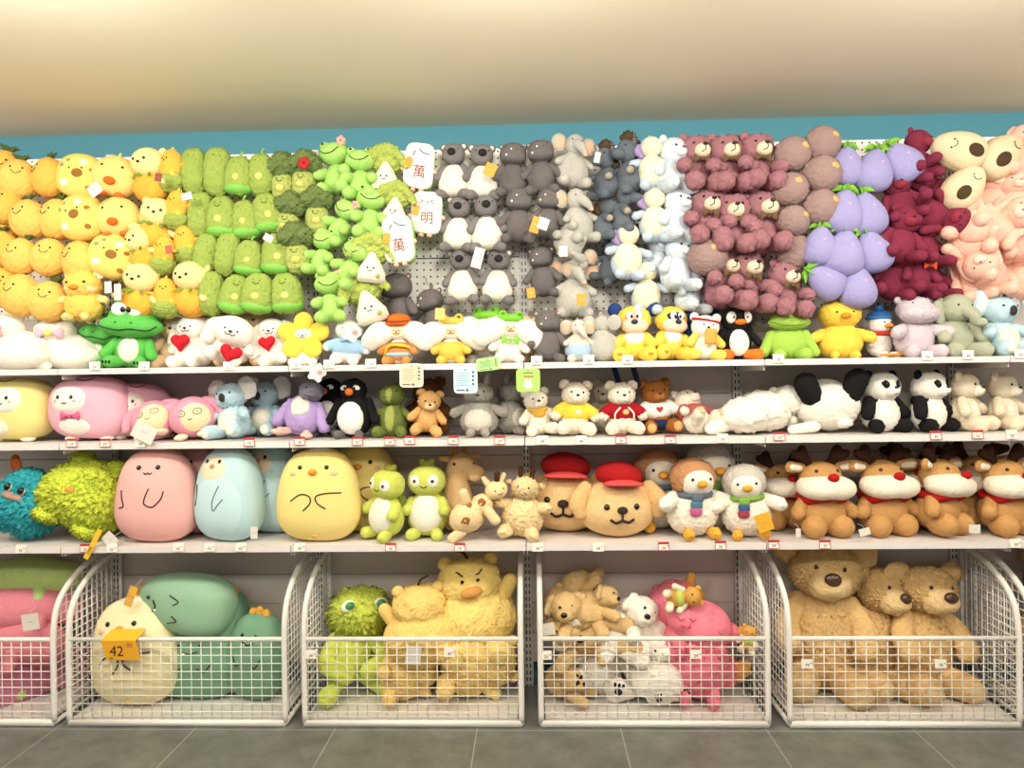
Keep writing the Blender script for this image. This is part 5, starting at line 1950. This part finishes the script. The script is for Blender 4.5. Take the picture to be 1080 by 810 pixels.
sage_elephant().sit('sage green elephant plush', 1013, 68, -.26, S1, 12, group=g)
bk = blue_koala(False)
bk.sit('pale blue koala plush beside the sage elephant', 1060, 72, -.26, S1, 14, group=g)
bk.sit('pale blue koala plush half hidden behind the sage elephant', 1031, 58, -.1, S1, 10, group=g)

g = 'plush toys on the middle shelf'
face_pillow('e6d888', 'efe9d6', None, .08).sit('pale yellow cushion plush with a white face, at the shelf end', 18, 69, -.24, S2, -4, group=g, top=U1)
fp = face_pillow('e7aebd', 'f3e6da', 'cf5f84')
fp.sit('big pink cushion plush with a white face and pink bow', 97, 70, -.24, S2, 4, group=g, top=U1)
ghp = tortoise_kid()
ghp.sit('pink round bunny plush with spectacles, tilted under a white leaflet', 161, 44, -.27, S2, 6, -16, -10, group=g)
ghp.sit('pink round bunny plush with spectacles, looking sideways', 203, 46, -.26, S2, 12, -10, group=g)
fp.sit('pink cushion plush lying in the dark behind the big pink one', 143, 58, -.11, S2, 40, group=g, top=U1)
ghp.sit('pink round bunny plush hidden at the back of the shelf', 178, 42, -.1, S2, -20, group=g)
fk = blue_koala(True)
fk.sit('fluffy pale blue koala plush with white ears, front one', 240, 67, -.26, S2, -14, -6, group=g, top=U1)
fk.sit('fluffy pale blue koala plush with white ears, rear one', 277, 64, -.12, S2, -10, group=g, top=U1)
lilac_goose().sit('fluffy lilac goose plush with a grey head', 316, 61, -.25, S2, -4, 8, group=g, top=U1)
gp = grump_penguin()
gp.sit('fluffy black penguin plush with a grumpy look, front one', 372, 64, -.26, S2, -6, group=g, top=U1)
gp.sit('fluffy black penguin plush with a grumpy look, rear one', 348, 62, -.14, S2, -14, -4, group=g, top=U1)
dark_dino().sit('dark green shaggy dinosaur plush', 413, 58, -.24, S2, -6, group=g, top=U1)
tb = sitting_bear('d9a868', 'plush_bear', None, 'ecd3a2', None, .02)
tb.sit('tan bear plush slumped forward on the middle shelf', 451, 52, -.25, S2, 14, 8, 16, group=g)
sitting_bear('7a4c26', 'plush_bear', None, '8a5a30', None, .02).sit('dark brown bear plush behind the slumped tan bear', 452, 62, -.1, S2, 8, group=g, top=U1)
gb = critter('plush_bunny', 'plush bunny', 'a8a499', head=(0, -.02, .78, .27, .24, .2), body=(0, 0, .33, .36, .3, .34), shag=(.022, .35), kind='shag', ear=('long', .12, .92, .08, 'b9b4a6', .24), eye=(.11, .82, .022), belly=(.28, .27, .22, 'dcd7c8'),
             arm=(((.27, -.04, .5), (.46, -.14, .42)), (.09, .1)), leg=(((.12, -.2, .06), (.14, -.34, .05)), (.08, .09)), sub=5)
gb.knob('nose', gb.h, 0, .76, .035, M('4a4440', 'bead'), rz=.025)
gb.sit('big grey shaggy bunny plush with a pale tummy, front one', 505, 72, -.24, S2, 0, group=g, top=U1)
gb.sit('big grey shaggy bunny plush, rear one turned sideways', 541, 70, -.14, S2, 60, group=g, top=U1)
sitting_bear('ece4d0', dressed=('scarf', 'd9a53c')).sit('cream bear plush in an orange bandana', 569, 52, -.24, S2, 14, -6, group=g)
sitting_bear('ece2cc', dressed=('shirt', 'e8c840', 'emblem', 'f2e6b0')).sit('cream bear plush in a yellow shirt', 607, 60, -.26, S2, 6, 4, group=g, top=U1)
sitting_bear('ece2cc', dressed=('hood', 'a5161f', 'emblem', 'e0b27a')).sit('cream bear plush in a dark red hoodie', 657, 58, -.25, S2, 4, group=g, top=U1)
sitting_bear('e6dcc6').sit('cream bear plush half hidden behind the red hoodie bear', 638, 56, -.1, S2, -20, group=g, top=U1)
sitting_bear('a0622c', pad='dba668', muzc='a86a34', dressed=('shirt', 'e9e4dc', 'shorts', '232c4e')).sit('brown bear plush in a white shirt and navy shorts', 695, 60, -.2, S2, 8, -4, group=g, top=U1)
sitting_bear('e6dcc8', dressed=('shirt', 'a8524e', 'stripes', 'e2d2c4'), pad='d8b98c').sit('cream bear plush in a striped red shirt, lying down', 736, 47, -.24, S2, 28, 6, -42, group=g)
wd = floppy_dog('f4eee0')
wd.sit('white fluffy dog plush lying on its front beside the striped shirt bear', 783, 44, -.25, S2, 165, 0, 0, group=g)
wd.sit('white fluffy dog plush lying at the back beside the upside-down panda', 803, 50, -.12, S2, 150, 0, 0, group=g)
panda_back().sit('panda plush upside down with black feet up', 868, 68, -.24, S2, 0, -4, group=g, top=U1, sx=1.15)
pd = panda()
pd.sit('panda plush beside the upside-down panda', 933, 66, -.25, S2, 16, group=g, top=U1)
pd.sit('panda plush with its arms crossed, beside the cream bears', 985, 66, -.25, S2, 28, group=g, top=U1)
cb = sitting_bear('e3d5b8', muzc='efe6d0', fluffy=.01)
cb.patch('belly', cb.b, 0, .3, .18, .22, M('ece2cc'), lift=.015)
cb.sit('cream bear plush looking sideways beside the pandas', 1030, 64, -.24, S2, 40, group=g, top=U1)
cb.sit('cream bear plush at the end of the row of pandas', 1068, 62, -.2, S2, 30, group=g, top=U1)

g = 'plush toys on the lowest shelf'
monster('36aab4', 'c8622a').sit('shaggy teal monster plush with orange ears', 28, 90, -.26, S3, -6, 16, group=g, top=U2)
monster('cddb45').sit('shaggy lime monster plush lying on its side', 88, 102, -.28, S3, 10, 26, group=g, top=U2, sx=1.2)
gh, pn, cx_ = egg('e8aea6', 'ghost'), egg('b5d4d6', 'penguin'), egg('efd682', 'chick')
gh.sit('tall pink pillow plush with a small smiling face', 167, 100, -.30, S3, 3, group=g, top=U2)
gh.sit('tall pink pillow plush in shadow, rear one', 205, 98, -.11, S3, -8, group=g, top=U2)
pn.sit('tall pale blue penguin pillow plush, front one', 243, 99, -.28, S3, -10, group=g, top=U2, sx=.86)
pn.sit('tall pale blue penguin pillow plush, rear one', 288, 97, -.12, S3, -6, group=g, top=U2, sx=.86)
cx_.sit('tall yellow chick pillow plush, front one', 337, 102, -.31, S3, 0, group=g, top=U2, sx=1.06)
cx_.sit('tall yellow chick pillow plush in shadow, rear one', 383, 99, -.12, S3, 0, group=g, top=U2)
lt = lime_turtle()
lt.sit('lime turtle plush with big white eyes, head turned away', 405, 74, -.30, S3, -35, 6, group=g)
lt.sit('lime turtle plush with big white eyes, facing forward', 450, 76, -.26, S3, -4, group=g)
alpaca().sit('tan giraffe plush standing with a long neck', 487, 92, -.15, S3, 20, group=g, top=U2)
giraffe_lying().sit('cream giraffe plush with brown spots, leaning sideways', 504, 74, -.33, S3, 12, -16, group=g, sx=1.1)
scruffy().sit('scruffy cream giraffe plush with brown horns', 551, 76, -.29, S3, -10, 6, group=g)
cpd = cap_dog()
cpd.sit('tan puppy cushion plush in a red cap, front one', 652, 80, -.30, S3, 6, group=g, sx=1.0)
cpd.sit('tan puppy cushion plush in a red cap, rear one', 594, 84, -.16, S3, -4, group=g)
sc1, sc2 = scarf_penguin('c08a5e', ('5f6a78', '4a7a8c', 'c05a8a')), scarf_penguin('c5beb2', ('7fa848', '3c5a86', '9c3c4c'))
sc1.sit('fluffy brown-headed penguin plush with a striped scarf, front one', 734, 84, -.29, S3, 12, group=g)
sc1.sit('fluffy brown-headed penguin plush, rear one', 695, 86, -.12, S3, 6, group=g)
sc2.sit('fluffy grey-headed penguin plush with a striped scarf', 786, 78, -.30, S3, -8, -4, group=g)
sc2.sit('fluffy grey-headed penguin plush in shadow at the back', 752, 92, -.1, S3, 10, group=g)
rd = reindeer()
rd.sit('brown reindeer plush with a red nose, beside the grey penguin', 868, 96, -.28, S3, 6, group=g, top=U2)
rd.sit('brown reindeer plush with a red nose, second in the row', 934, 96, -.26, S3, 10, group=g, top=U2)
rd.sit('brown reindeer plush with a red nose, third, looking sideways', 997, 98, -.27, S3, 34, 4, group=g, top=U2)
rd.sit('brown reindeer plush with a red nose, at the end of the row', 1064, 96, -.27, S3, 14, group=g, top=U2)
rd.sit('brown reindeer plush half hidden between penguin and first reindeer', 826, 82, -.12, S3, 10, group=g, top=U2)
rd.sit('brown reindeer plush half hidden behind the third reindeer', 963, 90, -.09, S3, -10, group=g, top=U2)
rd.sit('brown reindeer plush half hidden behind the last reindeer', 1034, 92, -.09, S3, -6, group=g, top=U2)

# ================================================================== the toys in the baskets
g = 'plush toys in the wire baskets'
leg_pink, leg_green, leg_rose = leg_slug('dd8490'), leg_slug('b4cc7a'), leg_slug('cf7d96')
leg_pink.sit('pink bolster plush on top in the leftmost basket', 18, 46, -.2, BZ + .3, 10, group=g, front=.375)
leg_pink.sit('pink bolster plush, middle of the leftmost basket', 12, 52, -.22, BZ + .15, -20, group=g, front=.375)
leg_rose.sit('dusky pink bolster plush at the leftmost basket corner', 26, 50, -.24, BZ + .0, 50, group=g, front=.375)
leg_green.sit('pale green bolster plush low in the leftmost basket', -8, 46, -.32, BZ, 20, group=g, front=.375)
leg_green.sit('green bolster plush at the back of the leftmost basket', 26, 44, -.11, BZ + .42, 0, group=g, front=.375)
dn, dn2 = egg('93b99a', 'dino'), egg('76a283', 'dino')
egg('f0e4b4', 'chick').sit('pale yellow chick pillow plush behind the 42 price sign', 118, 112, -.28, BZ, -4, -4, group=g, front=.375, sx=.98)
dn2.sit('dark green dinosaur pillow plush low in its basket', 208, 80, -.2, BZ, 0, 0, group=g, front=.375, sx=1.5)
dn.sit('pale green dinosaur pillow plush lying on top of another', 194, 64, -.22, BZ + .29, -6, -82, group=g, front=.375, sx=.7)
dn2.sit('dark green dinosaur pillow plush standing in the basket corner', 271, 96, -.2, BZ, -10, 4, group=g, front=.375, sx=.86)
dn2.sit('dark green dinosaur pillow plush leaning at the basket back', 240, 112, -.09, BZ, 0, 4, group=g, front=.375, sx=.5)
shag_frog().sit('lime frog plush with a shaggy head', 374, 114, -.27, BZ, 30, 4, group=g, front=.375)
fb, fbb = fat_bear(), fat_bear('f3cf78', True)
fbb.sit('curly yellow bear plush with its back turned, upper middle', 444, 92, -.25, BZ + .14, 190, 4, group=g, front=.375, sx=1.0)
fbb.sit('curly yellow bear plush lying at the basket bottom', 432, 62, -.25, BZ, 10, 80, 0, group=g, front=.375)
fb.sit('curly yellow bear plush with a frowning face, on top', 508, 108, -.22, BZ + .17, 8, -4, group=g, front=.375, sx=1.0)
fbb.sit('curly yellow bear plush squashed under the frowning one', 516, 80, -.24, BZ, 0, 90, 0, group=g, front=.375)
fd, pw = floppy_dog('d6b47c'), paw_bear('f4eedf')
fd.sit('curly tan dog plush peeping at the basket corner', 582, 50, -.12, BZ + .33, -10, -50, group=g, front=.375)
fd.sit('curly tan dog plush lying on top of the white dogs', 610, 48, -.25, BZ + .285, 4, -6, group=g, front=.375)
fd.sit('curly tan dog plush with its nose in the air', 640, 54, -.16, BZ + .29, 60, 20, group=g, front=.375)
lpd = floppy_dog('dcbc80', 'plush_dog', '3a2c22')
lpd.sit('spotted tan dog plush pressed to the front wires', 583, 56, -.31, BZ + .15, -10, -14, group=g, front=.375)
fd.sit('curly tan dog plush low behind the wires', 590, 40, -.33, BZ, 70, 4, group=g, front=.375)
wd.sit('white dog plush on the pile, nearest the tan dogs', 640, 66, -.25, BZ + .18, -20, 8, group=g, front=.375)
wd.sit('white dog plush hanging its head down the pile', 690, 82, -.29, BZ + .13, 20, 30, group=g, front=.375)
pw.sit('white dog plush with black paw pads, lying across the middle', 676, 84, -.17, BZ + .08, 30, -40, group=g, front=.375)
pw.sit('white dog plush with black paw pads facing out, low in the basket', 634, 86, -.3, BZ, -10, 8, -20, group=g, front=.375)
wd.sit('white dog plush curled at the basket bottom', 694, 56, -.32, BZ, 160, 0, group=g, front=.375)
wd.sit('white dog plush at the back of the white pile', 658, 52, -.12, BZ + .22, -40, 6, group=g, front=.375)
pw.sit('white dog plush sitting upright before the pink dinosaurs', 700, 66, -.33, BZ + .04, 10, -8, group=g, front=.375)
pdn = pink_dino()
pdn.sit('pink dinosaur plush head down, upper one', 702, 62, -.15, BZ + .28, 0, -52, group=g, front=.375)
pdn.sit('pink dinosaur plush lying on the middle of the heap', 760, 56, -.25, BZ + .22, 4, 4, group=g, front=.375, sx=.85)
pdn.sit('pink dinosaur plush lowest in the heap', 778, 84, -.22, BZ, -4, 6, group=g, front=.375, sx=.58)
pdn.sit('pink dinosaur plush pushed to the basket back', 714, 46, -.09, BZ + .3, -10, -20, group=g, front=.375, sx=.6)
be = bee()
be.sit('small orange bee doll plush in a green vest, on top', 719, 32, -.36, BZ + .42, -20, 80, group=g, front=.375)
be.sit('small orange bee doll plush in a green vest, beside the wires', 796, 30, -.35, BZ + .25, -20, 10, group=g, front=.375)
te = teddy()
te.sit('big curly tan teddy bear sitting tallest in the basket', 866, 182, -.22, BZ, -10, 3, group=g, front=.375, top=U3, sx=1.02)
te.sit('big curly tan teddy bear leaning, middle of the three', 936, 142, -.22, BZ, 20, 12, group=g, front=.375, top=U3, sx=1.0)
te.sit('big curly tan teddy bear beside the curved basket side', 1008, 142, -.22, BZ, 16, 5, group=g, front=.375, top=U3, sx=1.2)
tbr = sitting_bear('8a6a48', fluffy=.02)
tbr.sit('brown bear plush at the back of the rightmost basket', 1072, 168, -.1, BZ, 0, group=g, front=.375)

# ================================================================== price tags and cards
def price_tag(px, py, txt, red, lab, Y=-D - .004, w=.046, h=.036, tilt=0.):
    P = at(px, py, Y)
    r = empty('shelf_price_tag', lab, 'price tag', P, 'price tags on the shelf edges')
    r.rotation_euler = (R(-6), R(tilt), 0)
    obj('card', box(-w / 2, w / 2, -.0012, .0004, -h / 2, h / 2), M('eae4d6', 'paper'), r, False)
    if red:
        obj('red_band', box(-w / 2, w / 2, -.002, -.0012, h * .22, h / 2), M('b3262a', 'paper'), r, False)
        obj('red_border', join(box(-w / 2, w / 2, -.002, -.0012, -h / 2, -h / 2 + .002), box(-w / 2, -w / 2 + .002, -.002, -.0012, -h / 2, h / 2), box(w / 2 - .002, w / 2, -.002, -.0012, -h / 2, h / 2)), M('b3262a', 'paper'), r, False)
    V, F = textgeo(txt, .017)
    obj('lettering', (V + np.array([0, -.0022, -.006]), F), M('2b2422', 'emb'), r, False)
    V, F = textgeo('90', .008)
    obj('small_lettering', (V + np.array([.016, -.0022, .001]), F), M('2b2422', 'emb'), r, False)


T1 = [(100, 386, '39', 'under the crocodile'), (152, 386, '39', 'beside the first heart puppy'), (241, 386, '32', 'under the middle heart puppy'), (312, 384, '32', 'under the flower hood puppy'), (347, 384, '32', 'under the blue sweater puppy'),
      (391, 383, '29', 'beside the orange beret dog'), (566, 380, '55', 'under the sitting grey hippo'), (621, 379, '55', 'under the turned elephant'), (662, 379, '49', 'under the yellow hooded puppy'),
      (821, 378, '39', 'under the lime frog'), (978, 375, '49', 'under the lilac hippo'), (1021, 374, '49', 'under the sage elephant'), (1076, 373, '49', 'under the pale blue koala')]
for x, y, s, l in T1:
    price_tag(x, y, s, False, f'small white price tag on the top shelf edge, {l}')
T2 = [(76, 467, '59', 1, 'first one under the big pink cushion'), (111, 467, '59', 1, 'second one under the big pink cushion'), (148, 467, '29', 0, 'under the round pink bunny'), (263, 466, '39', 1, 'beside the front blue koala'), (316, 465, '38', 1, 'under the lilac goose'), (377, 465, '42', 1, 'under the front black penguin'),
      (411, 465, '29', 1, 'under the dark dinosaur'), (432, 464, '36', 1, 'beside the slumped tan bear'), (478, 464, '29', 1, 'beside the front grey bunny'), (527, 464, '29', 1, 'beside the rear grey bunny'),
      (572, 464, '49', 0, 'under the orange bandana bear'), (613, 464, '49', 0, 'under the yellow shirt bear'), (655, 463, '36', 1, 'under the red hoodie bear'), (707, 463, '36', 1, 'under the navy shorts bear'), (762, 462, '39', 0, 'under the lying white bear'),
      (822, 460, '59', 1, 'under the upside-down panda'), (987, 459, '49', 1, 'under the crossed-arms panda'), (1031, 458, '36', 1, 'under the sideways cream bear'), (1067, 458, '29', 0, 'at the end of the panda row')]
for x, y, s, q, l in T2:
    price_tag(x, y, s, q, f'{"red-topped" if q else "white"} price tag on the middle shelf edge, {l}')
T3 = [(22, 579, '35', 0, 'under the teal monster'), (90, 578, '35', 1, 'beside the yellow strip'), (118, 578, '42', 0, 'beside the tall pink pillow'), (188, 577, '42', 0, 'under the tall pink pillow'), (221, 577, '42', 0, 'first under the blue penguin pillow'),
      (254, 577, '42', 0, 'second under the blue penguin pillow'), (316, 577, '49', 0, 'under the yellow chick pillow'), (412, 577, '36', 1, 'under the turned lime turtle'), (485, 577, '19', 1, 'under the spotted giraffe'),
      (567, 577, '49', 0, 'beside the scruffy giraffe'), (631, 577, '49', 0, 'under the front red cap puppy'), (700, 576, '36', 1, 'beside the front brown penguin'), (760, 575, '36', 1, 'between the two scarf penguins'),
      (816, 574, '39', 1, 'beside the grey scarf penguin'), (870, 574, '39', 1, 'under the first reindeer'), (1071, 573, '39', 0, 'under the last reindeer')]
for x, y, s, q, l in T3:
    price_tag(x, y, s, q, f'{"red-topped" if q else "white"} price tag on the lowest shelf edge, {l}')
for x, y, s, l in ((328, 690, '49', 'beside the lime frog'), (474, 688, '49', 'before the turned yellow bear'), (576, 691, '25', 'before the spotted tan dog'), (734, 690, '29', 'before the pink dinosaurs'), (851, 700, '79', 'before the tallest teddy bear'), (992, 700, '79', 'before the last teddy bear')):
    price_tag(x, y, s, False, f'small grey-white price tag on the basket wires {l}', -D - .008)


def card(px, py, w, h, col, edge, lab, kind='lines', Y=-D - .012, tilt=0.):
    P = at(px, py, Y)
    r = empty('hanging_card', lab, 'tag', P, 'large product cards hanging from the shelf edge')
    r.rotation_euler = (0, R(tilt), 0)
    g_ = puff(circ(w / 2, h / 2, 40, p=7), .0004, rings=3, edge=.0006)
    obj('card', g_, M(edge, 'paper'), r, False)
    obj('print_panel', tf(puff(circ(w * .46, h * .46, 40, p=7), .0002, rings=3, edge=.0004), (0, -.001, 0)), M(col, 'paper'), r, False)
    ink = M('5a4a44', 'emb')
    if kind == 'lines':
        gs = [box(-w * .36, w * (.1 + .08 * (k % 3 == 0)), -.0022, -.0014, h * (.26 - k * .09) - .0006, h * (.26 - k * .09) + .0006) for k in range(6)]
        gs += [box(w * .28, w * .36, -.0022, -.0014, h * (.3 - k * .15) - h * .04, h * (.3 - k * .15) + h * .04) for k in range(4)]
        gs += [box(-w * .38, -w * .05, -.0022, -.0014, -h * .4, -h * .36), box(w * .02, w * .12, -.0022, -.0014, -h * .42, -h * .34)]
        obj('print', join(*gs), ink, r, False)
    if kind == 'bunny':
        face = join(tf(puff(circ(w * .18, h * .14, 24), .0004, rings=3), (0, -.0016, -h * .22)), tf(puff(circ(w * .06, h * .1, 16), .0004, rings=3), (-w * .08, -.0016, -h * .05)), tf(puff(circ(w * .06, h * .1, 16), .0004, rings=3), (w * .08, -.0016, -h * .05)))
        obj('print', face, M('f4efe2', 'paper'), r, False)
        obj('eye_print', join(*[tf(puff(circ(w * .02, h * .02, 10), .0003, rings=2), (s * w * .07, -.0024, -h * .22)) for s in (-1, 1)]), ink, r, False)
        obj('red_print', join(*[box(-w * .16 + k * w * .08, -w * .1 + k * w * .08, -.0022, -.0014, h * .12, h * .2) for k in range(5)]), M('b0483a', 'paper'), r, False)
        obj('print_line', join(*[box(-w * .2 + k * w * .07, -w * .15 + k * w * .07, -.0022, -.0014, h * .28, h * .34) for k in range(6)]), ink, r, False)
    hole = tube([(math.cos(a) * .0035, -.0016, h * .4 + math.sin(a) * .0035) for a in np.linspace(0, 2 * PI, 9)], .0008, 5, 17, False)
    obj('eyelet', hole, ink, r)


card(434, 396, .1, .1, 'ecc8a8', 'f2ece2', 'pale orange product card hanging from the top shelf edge')
card(491, 401, .1, .11, 'b4d4de', 'e8efe0', 'pale blue product card hanging from the top shelf edge')
card(515, 384, .1, .055, 'a8dc86', 'b9e39a', 'light green product card lying on the top shelf edge', tilt=-6)
card(557, 401, .1, .098, 'a6dc62', 'a6dc62', 'bright green card with a rabbit print, hanging from the shelf edge', 'bunny')
# white animal-shaped card
for (x, y, l, Yc) in ((334, 393, 'white animal-shaped card with a pink snout, hanging from the top shelf edge', -D - .012), (371, 351, 'white animal-shaped card with a pink snout, on the blue sweater puppy', -.4)):
    r = empty('hanging_card', l, 'tag', at(x, y, Yc), 'large product cards hanging from the shelf edge')
    a = np.linspace(0, 2 * PI, 48, endpoint=False)
    rad = .036 + .006 * np.cos(5 * a + .4)
    obj('card', puff(np.column_stack([rad * np.cos(a), rad * np.sin(a)]), .0004, rings=3, edge=.0006), M('f2ede4', 'paper'), r, False)
    obj('print', join(*[tube([(rd_ * math.cos(b), -.0016, rd_ * math.sin(b)) for b, rd_ in zip(a[::3], rad[::3] * .86)] + [(rad[0] * .86 * 1, -.0016, 0)], .0007, 4, 65, False), tf(puff(circ(.003, .003, 10), .0003, rings=2), (-.004, -.0016, .012))]), M('4a3c38', 'emb'), r, False)
    obj('snout_print', tf(puff(circ(.013, .011, 20), .0004, rings=3), (.014, -.0016, .0)), M('d98a7c', 'paper'), r, False)

# folded yellow price sign on the basket
P = at(125, 686, -D - .02)
r = empty('price_sign', 'folded yellow price sign reading 42 on the basket rail', 'price sign', P)
w, h = .15, .082
V, F = box(-w / 2, w / 2, -.001, .001, -h / 2, h / 2)
V[:, 0] += (V[:, 2] < 0) * .022
obj('front_face', (V, F), M('e0a01c', 'paper'), r, False)
V, F = box(-w / 2, w / 2, -.001, .05, h / 2, h / 2 + .002)
V[:, 0] += (V[:, 1] > 0) * .016
V[:, 2] += (V[:, 1] > 0) * .03
obj('top_flap', (V, F), M('e9b21f', 'paper'), r, False)
V, F = textgeo('42', .062)
obj('lettering', (V + np.array([-.008, -.0022, -.002]), F), M('2a1a10', 'emb'), r, False)
V, F = textgeo('90', .026)
obj('small_lettering', (V + np.array([.048, -.0022, .022]), F), M('8e2f2a', 'emb'), r, False)
V, F = textgeo('RM', .012)
obj('currency_lettering', (V + np.array([-.03, -.0022, -.033]), F), M('2a1a10', 'emb'), r, False)
# yellow strip label under the lime monster
P = at(98, 574, -D - .012)
r = empty('hanging_label', 'long yellow label strip hanging from the lime monster', 'label', P)
r.rotation_euler = (0, R(28), 0)
obj('strip', box(-.011, .011, -.001, .0005, -.07, .07), M('ecb92a', 'paper'), r, False)
V, F = textgeo('5390', .018)
obj('lettering', (tf((V, F), rot=(0, -90, 0))[0] + np.array([0, -.002, -.03]), F), M('4a3a14', 'emb'), r, False)


def hangtag(px, py, Y, w, h, col, lab, tilt=0., cord=True, yaw=0.):
    r = empty('hang_tag', lab, 'tag', at(px, py, Y), 'paper hang tags on the plush toys')
    r.rotation_euler = (0, R(tilt), R(yaw))
    obj('card', box(-w / 2, w / 2, -.0008, .0008, -h / 2, h / 2), M(col, 'paper'), r, False)
    obj('string', tube([(0, 0, h * .42), (.004, .015, h * .7), (0, .045, h * .8)], .0008, 5, 9), M('d8d0c0', 'cloth'), r)
    V, F = textgeo('---', h * .4)
    obj('print', (V + np.array([0, -.0014, 0]), F), M('9a8c7c' if col != 'e39a2c' else 'f4e2b0', 'emb'), r, False)


for a in ((517, 179, -.3, .05, .055, 'e39a2c', 'orange square tag on the top-row koala', 25), (565, 237, -.32, .04, .07, 'e39a2c', 'orange tag under the tilted hippo', 20), (573, 236, -.33, .045, .05, 'd9d2c6', 'white tag beside the orange tag on the tilted hippo', 20),
          (504, 272, -.27, .045, .09, 'd9d2c6', 'white and orange long tag between the two lowest koalas', 16), (613, 316, -.32, .04, .05, 'e39a2c', 'orange tag on the lowest elephant', 0), (560, 309, -.28, .035, .045, 'e39a2c', 'orange tag on the hippo beside the post', -8),
          (594, 265, -.36, .035, .045, 'd9d2c6', 'white tag on the upside-down elephant', 0), (630, 166, -.36, .024, .045, 'd9d2c6', 'white tag on the top-row elephant ear', 10), (100, 200, -.36, .055, .05, 'd9d2c6', 'white tag over the top cheese plush', -35),
          (197, 207, -.37, .045, .03, 'd9d2c6', 'white tag above the second-row corn', -12), (283, 251, -.38, .04, .03, 'd9d2c6', 'white tag above the third-row pea pod', 30), (464, 331, -.31, .042, .05, 'e9bf6a', 'pale orange tag above the yellow hooded dog', 4),
          (114, 303, -.36, .03, .05, 'd9d2c6', 'white hook tag beside the yellow duckling', 0), (124, 308, -.35, .03, .07, 'd9d2c6', 'white hook tag above the crocodile', 0), (806, 551, -.42, .065, .075, 'e6a524', 'yellow square tag beside the grey scarf penguin', -18),
          (152, 456, -.42, .1, .075, 'd9d2c6', 'white folded leaflet on the round pink bunny', 28), (116, 569, -.4, .06, .05, 'd9d2c6', 'white tag beside the tall pink pillow', 45), (268, 562, -.42, .03, .05, 'd9d2c6', 'small white tag beside the blue penguin pillow', 0),
          (842, 562, -.42, .02, .035, 'd9d2c6', 'small white tag beside the first reindeer', 0), (912, 561, -.42, .045, .03, 'd9d2c6', 'white tag between the first two reindeer', -15), (1028, 558, -.42, .045, .035, 'd9d2c6', 'white tag beside the third reindeer', 0),
          (32, 656, -.365, .075, .07, 'd9d2c6', 'white folded tag on the pink bolster in the leftmost basket', -8), (138, 629, -.36, .035, .09, 'e2a93a', 'orange ribbon tag beside the pale green dinosaur', 22), (576, 664, -.365, .075, .05, 'd9d2c6', 'white tag on the tan dogs near the basket corner', -10), (632, 713, -.385, .055, .05, 'd9d2c6', 'white tag among the white dogs', 30),
          (178, 263, -.37, .03, .035, 'b0503f', 'small red tag on the third-row corn plush', -10), (167, 187, -.36, .03, .035, '8e3a2c', 'small dark red tag on the top-row fruit bear', 10),
          (436, 691, -.385, .065, .08, 'dcd9d2', 'clear grey tag on the turned yellow bear', 5)):
    hangtag(*a)

# bare wire hooks of the pegboard, where they show
for x, y, dep, l in ((487, 262, .16, 'first of the two lowest koalas'), (525, 262, .16, 'koala beside the shelving post'), (572, 260, .17, 'hippo beside the shelving post'), (418, 288, .14, 'hippo over the orange beret'),
                     (455, 303, .15, 'hippo over the yellow hood'), (606, 273, .18, 'lowest elephant'), (682, 275, .2, 'lowest cream-faced penguin')):
    p = at(x, y, 0)
    o = obj('peg_hook', join(tube([(0, -.001, 0), (0, -dep + .02, 0), (0, -dep, .004), (0, -dep - .012, .02)], .0022, 6, 16, False), box(-.008, .008, -.004, 0, -.012, .012)), M('b9b6b2', 'steel'))
    o.location = p
    tag(o, 'short wire peg hook holding the ' + l, 'hook', 'wire hooks on the pegboard')

# two navy ribbons hanging below the top shelf
for x, l in ((647, 'navy ribbon hanging under the top shelf, above the red hoodie bear'), (667, 'navy ribbon hanging under the top shelf, above the brown bear')):
    p = at(x, 386, -.2)
    o = obj('hanging_ribbon', tube([(0, 0, U1 - p[2] + .012), (.012, -.004, U1 - p[2] - .03), (.025, .0, U1 - p[2] - .075)], [.012, .012, .012], 8, 9, sq=.3), M('20284a', 'cloth'))
    o.location = p
    tag(o, l, 'ribbon', 'navy ribbons under the top shelf')

# ================================================================== light
def area(name, loc, sx, sy, e, col=(1, .9, .74), rot=(0, 0, 0), spread=PI):
    l = bpy.data.lights.new(name, 'AREA')
    l.shape = 'RECTANGLE'
    l.size, l.size_y = sx, sy
    l.energy = e
    l.color = col
    l.spread = spread
    o = bpy.data.objects.new(name, l)
    COL.objects.link(o)
    o.location = loc
    o.rotation_euler = rot
    return o


def lamp(x, y, z, e, r=.14, col=(1, .945, .87)):
    l = bpy.data.lights.new('unseen_light', 'POINT')  # unseen store light without a fixture, shining all round to brighten the ceiling
    l.energy = e
    l.color = col
    l.shadow_soft_size = r
    o = bpy.data.objects.new('unseen_light', l)
    COL.objects.link(o)
    o.location = (x, y, z)


for x in (-2.9, -1.45, 0., 1.45, 2.9):
    lamp(x, -1.72, 2.42, 44)
    lamp(x, -3.4, 2.42, 36)  # unseen rear row, serving as fill for baskets and shelf backs
wd_ = bpy.data.worlds.new('store')
SC.world = wd_
wd_.use_nodes = True
bg = wd_.node_tree.nodes['Background']
bg.inputs[0].default_value = (1, .96, .91, 1)
bg.inputs[1].default_value = .28

vs = SC.view_settings
vs.view_transform = 'Standard'
vs.look = 'None'
vs.gamma = 1
vs.use_curve_mapping = False
vs.exposure = 0.1
print('SCENE OBJECTS', len(bpy.data.objects), 'VERTS', sum(len(m.vertices) for m in bpy.data.meshes))
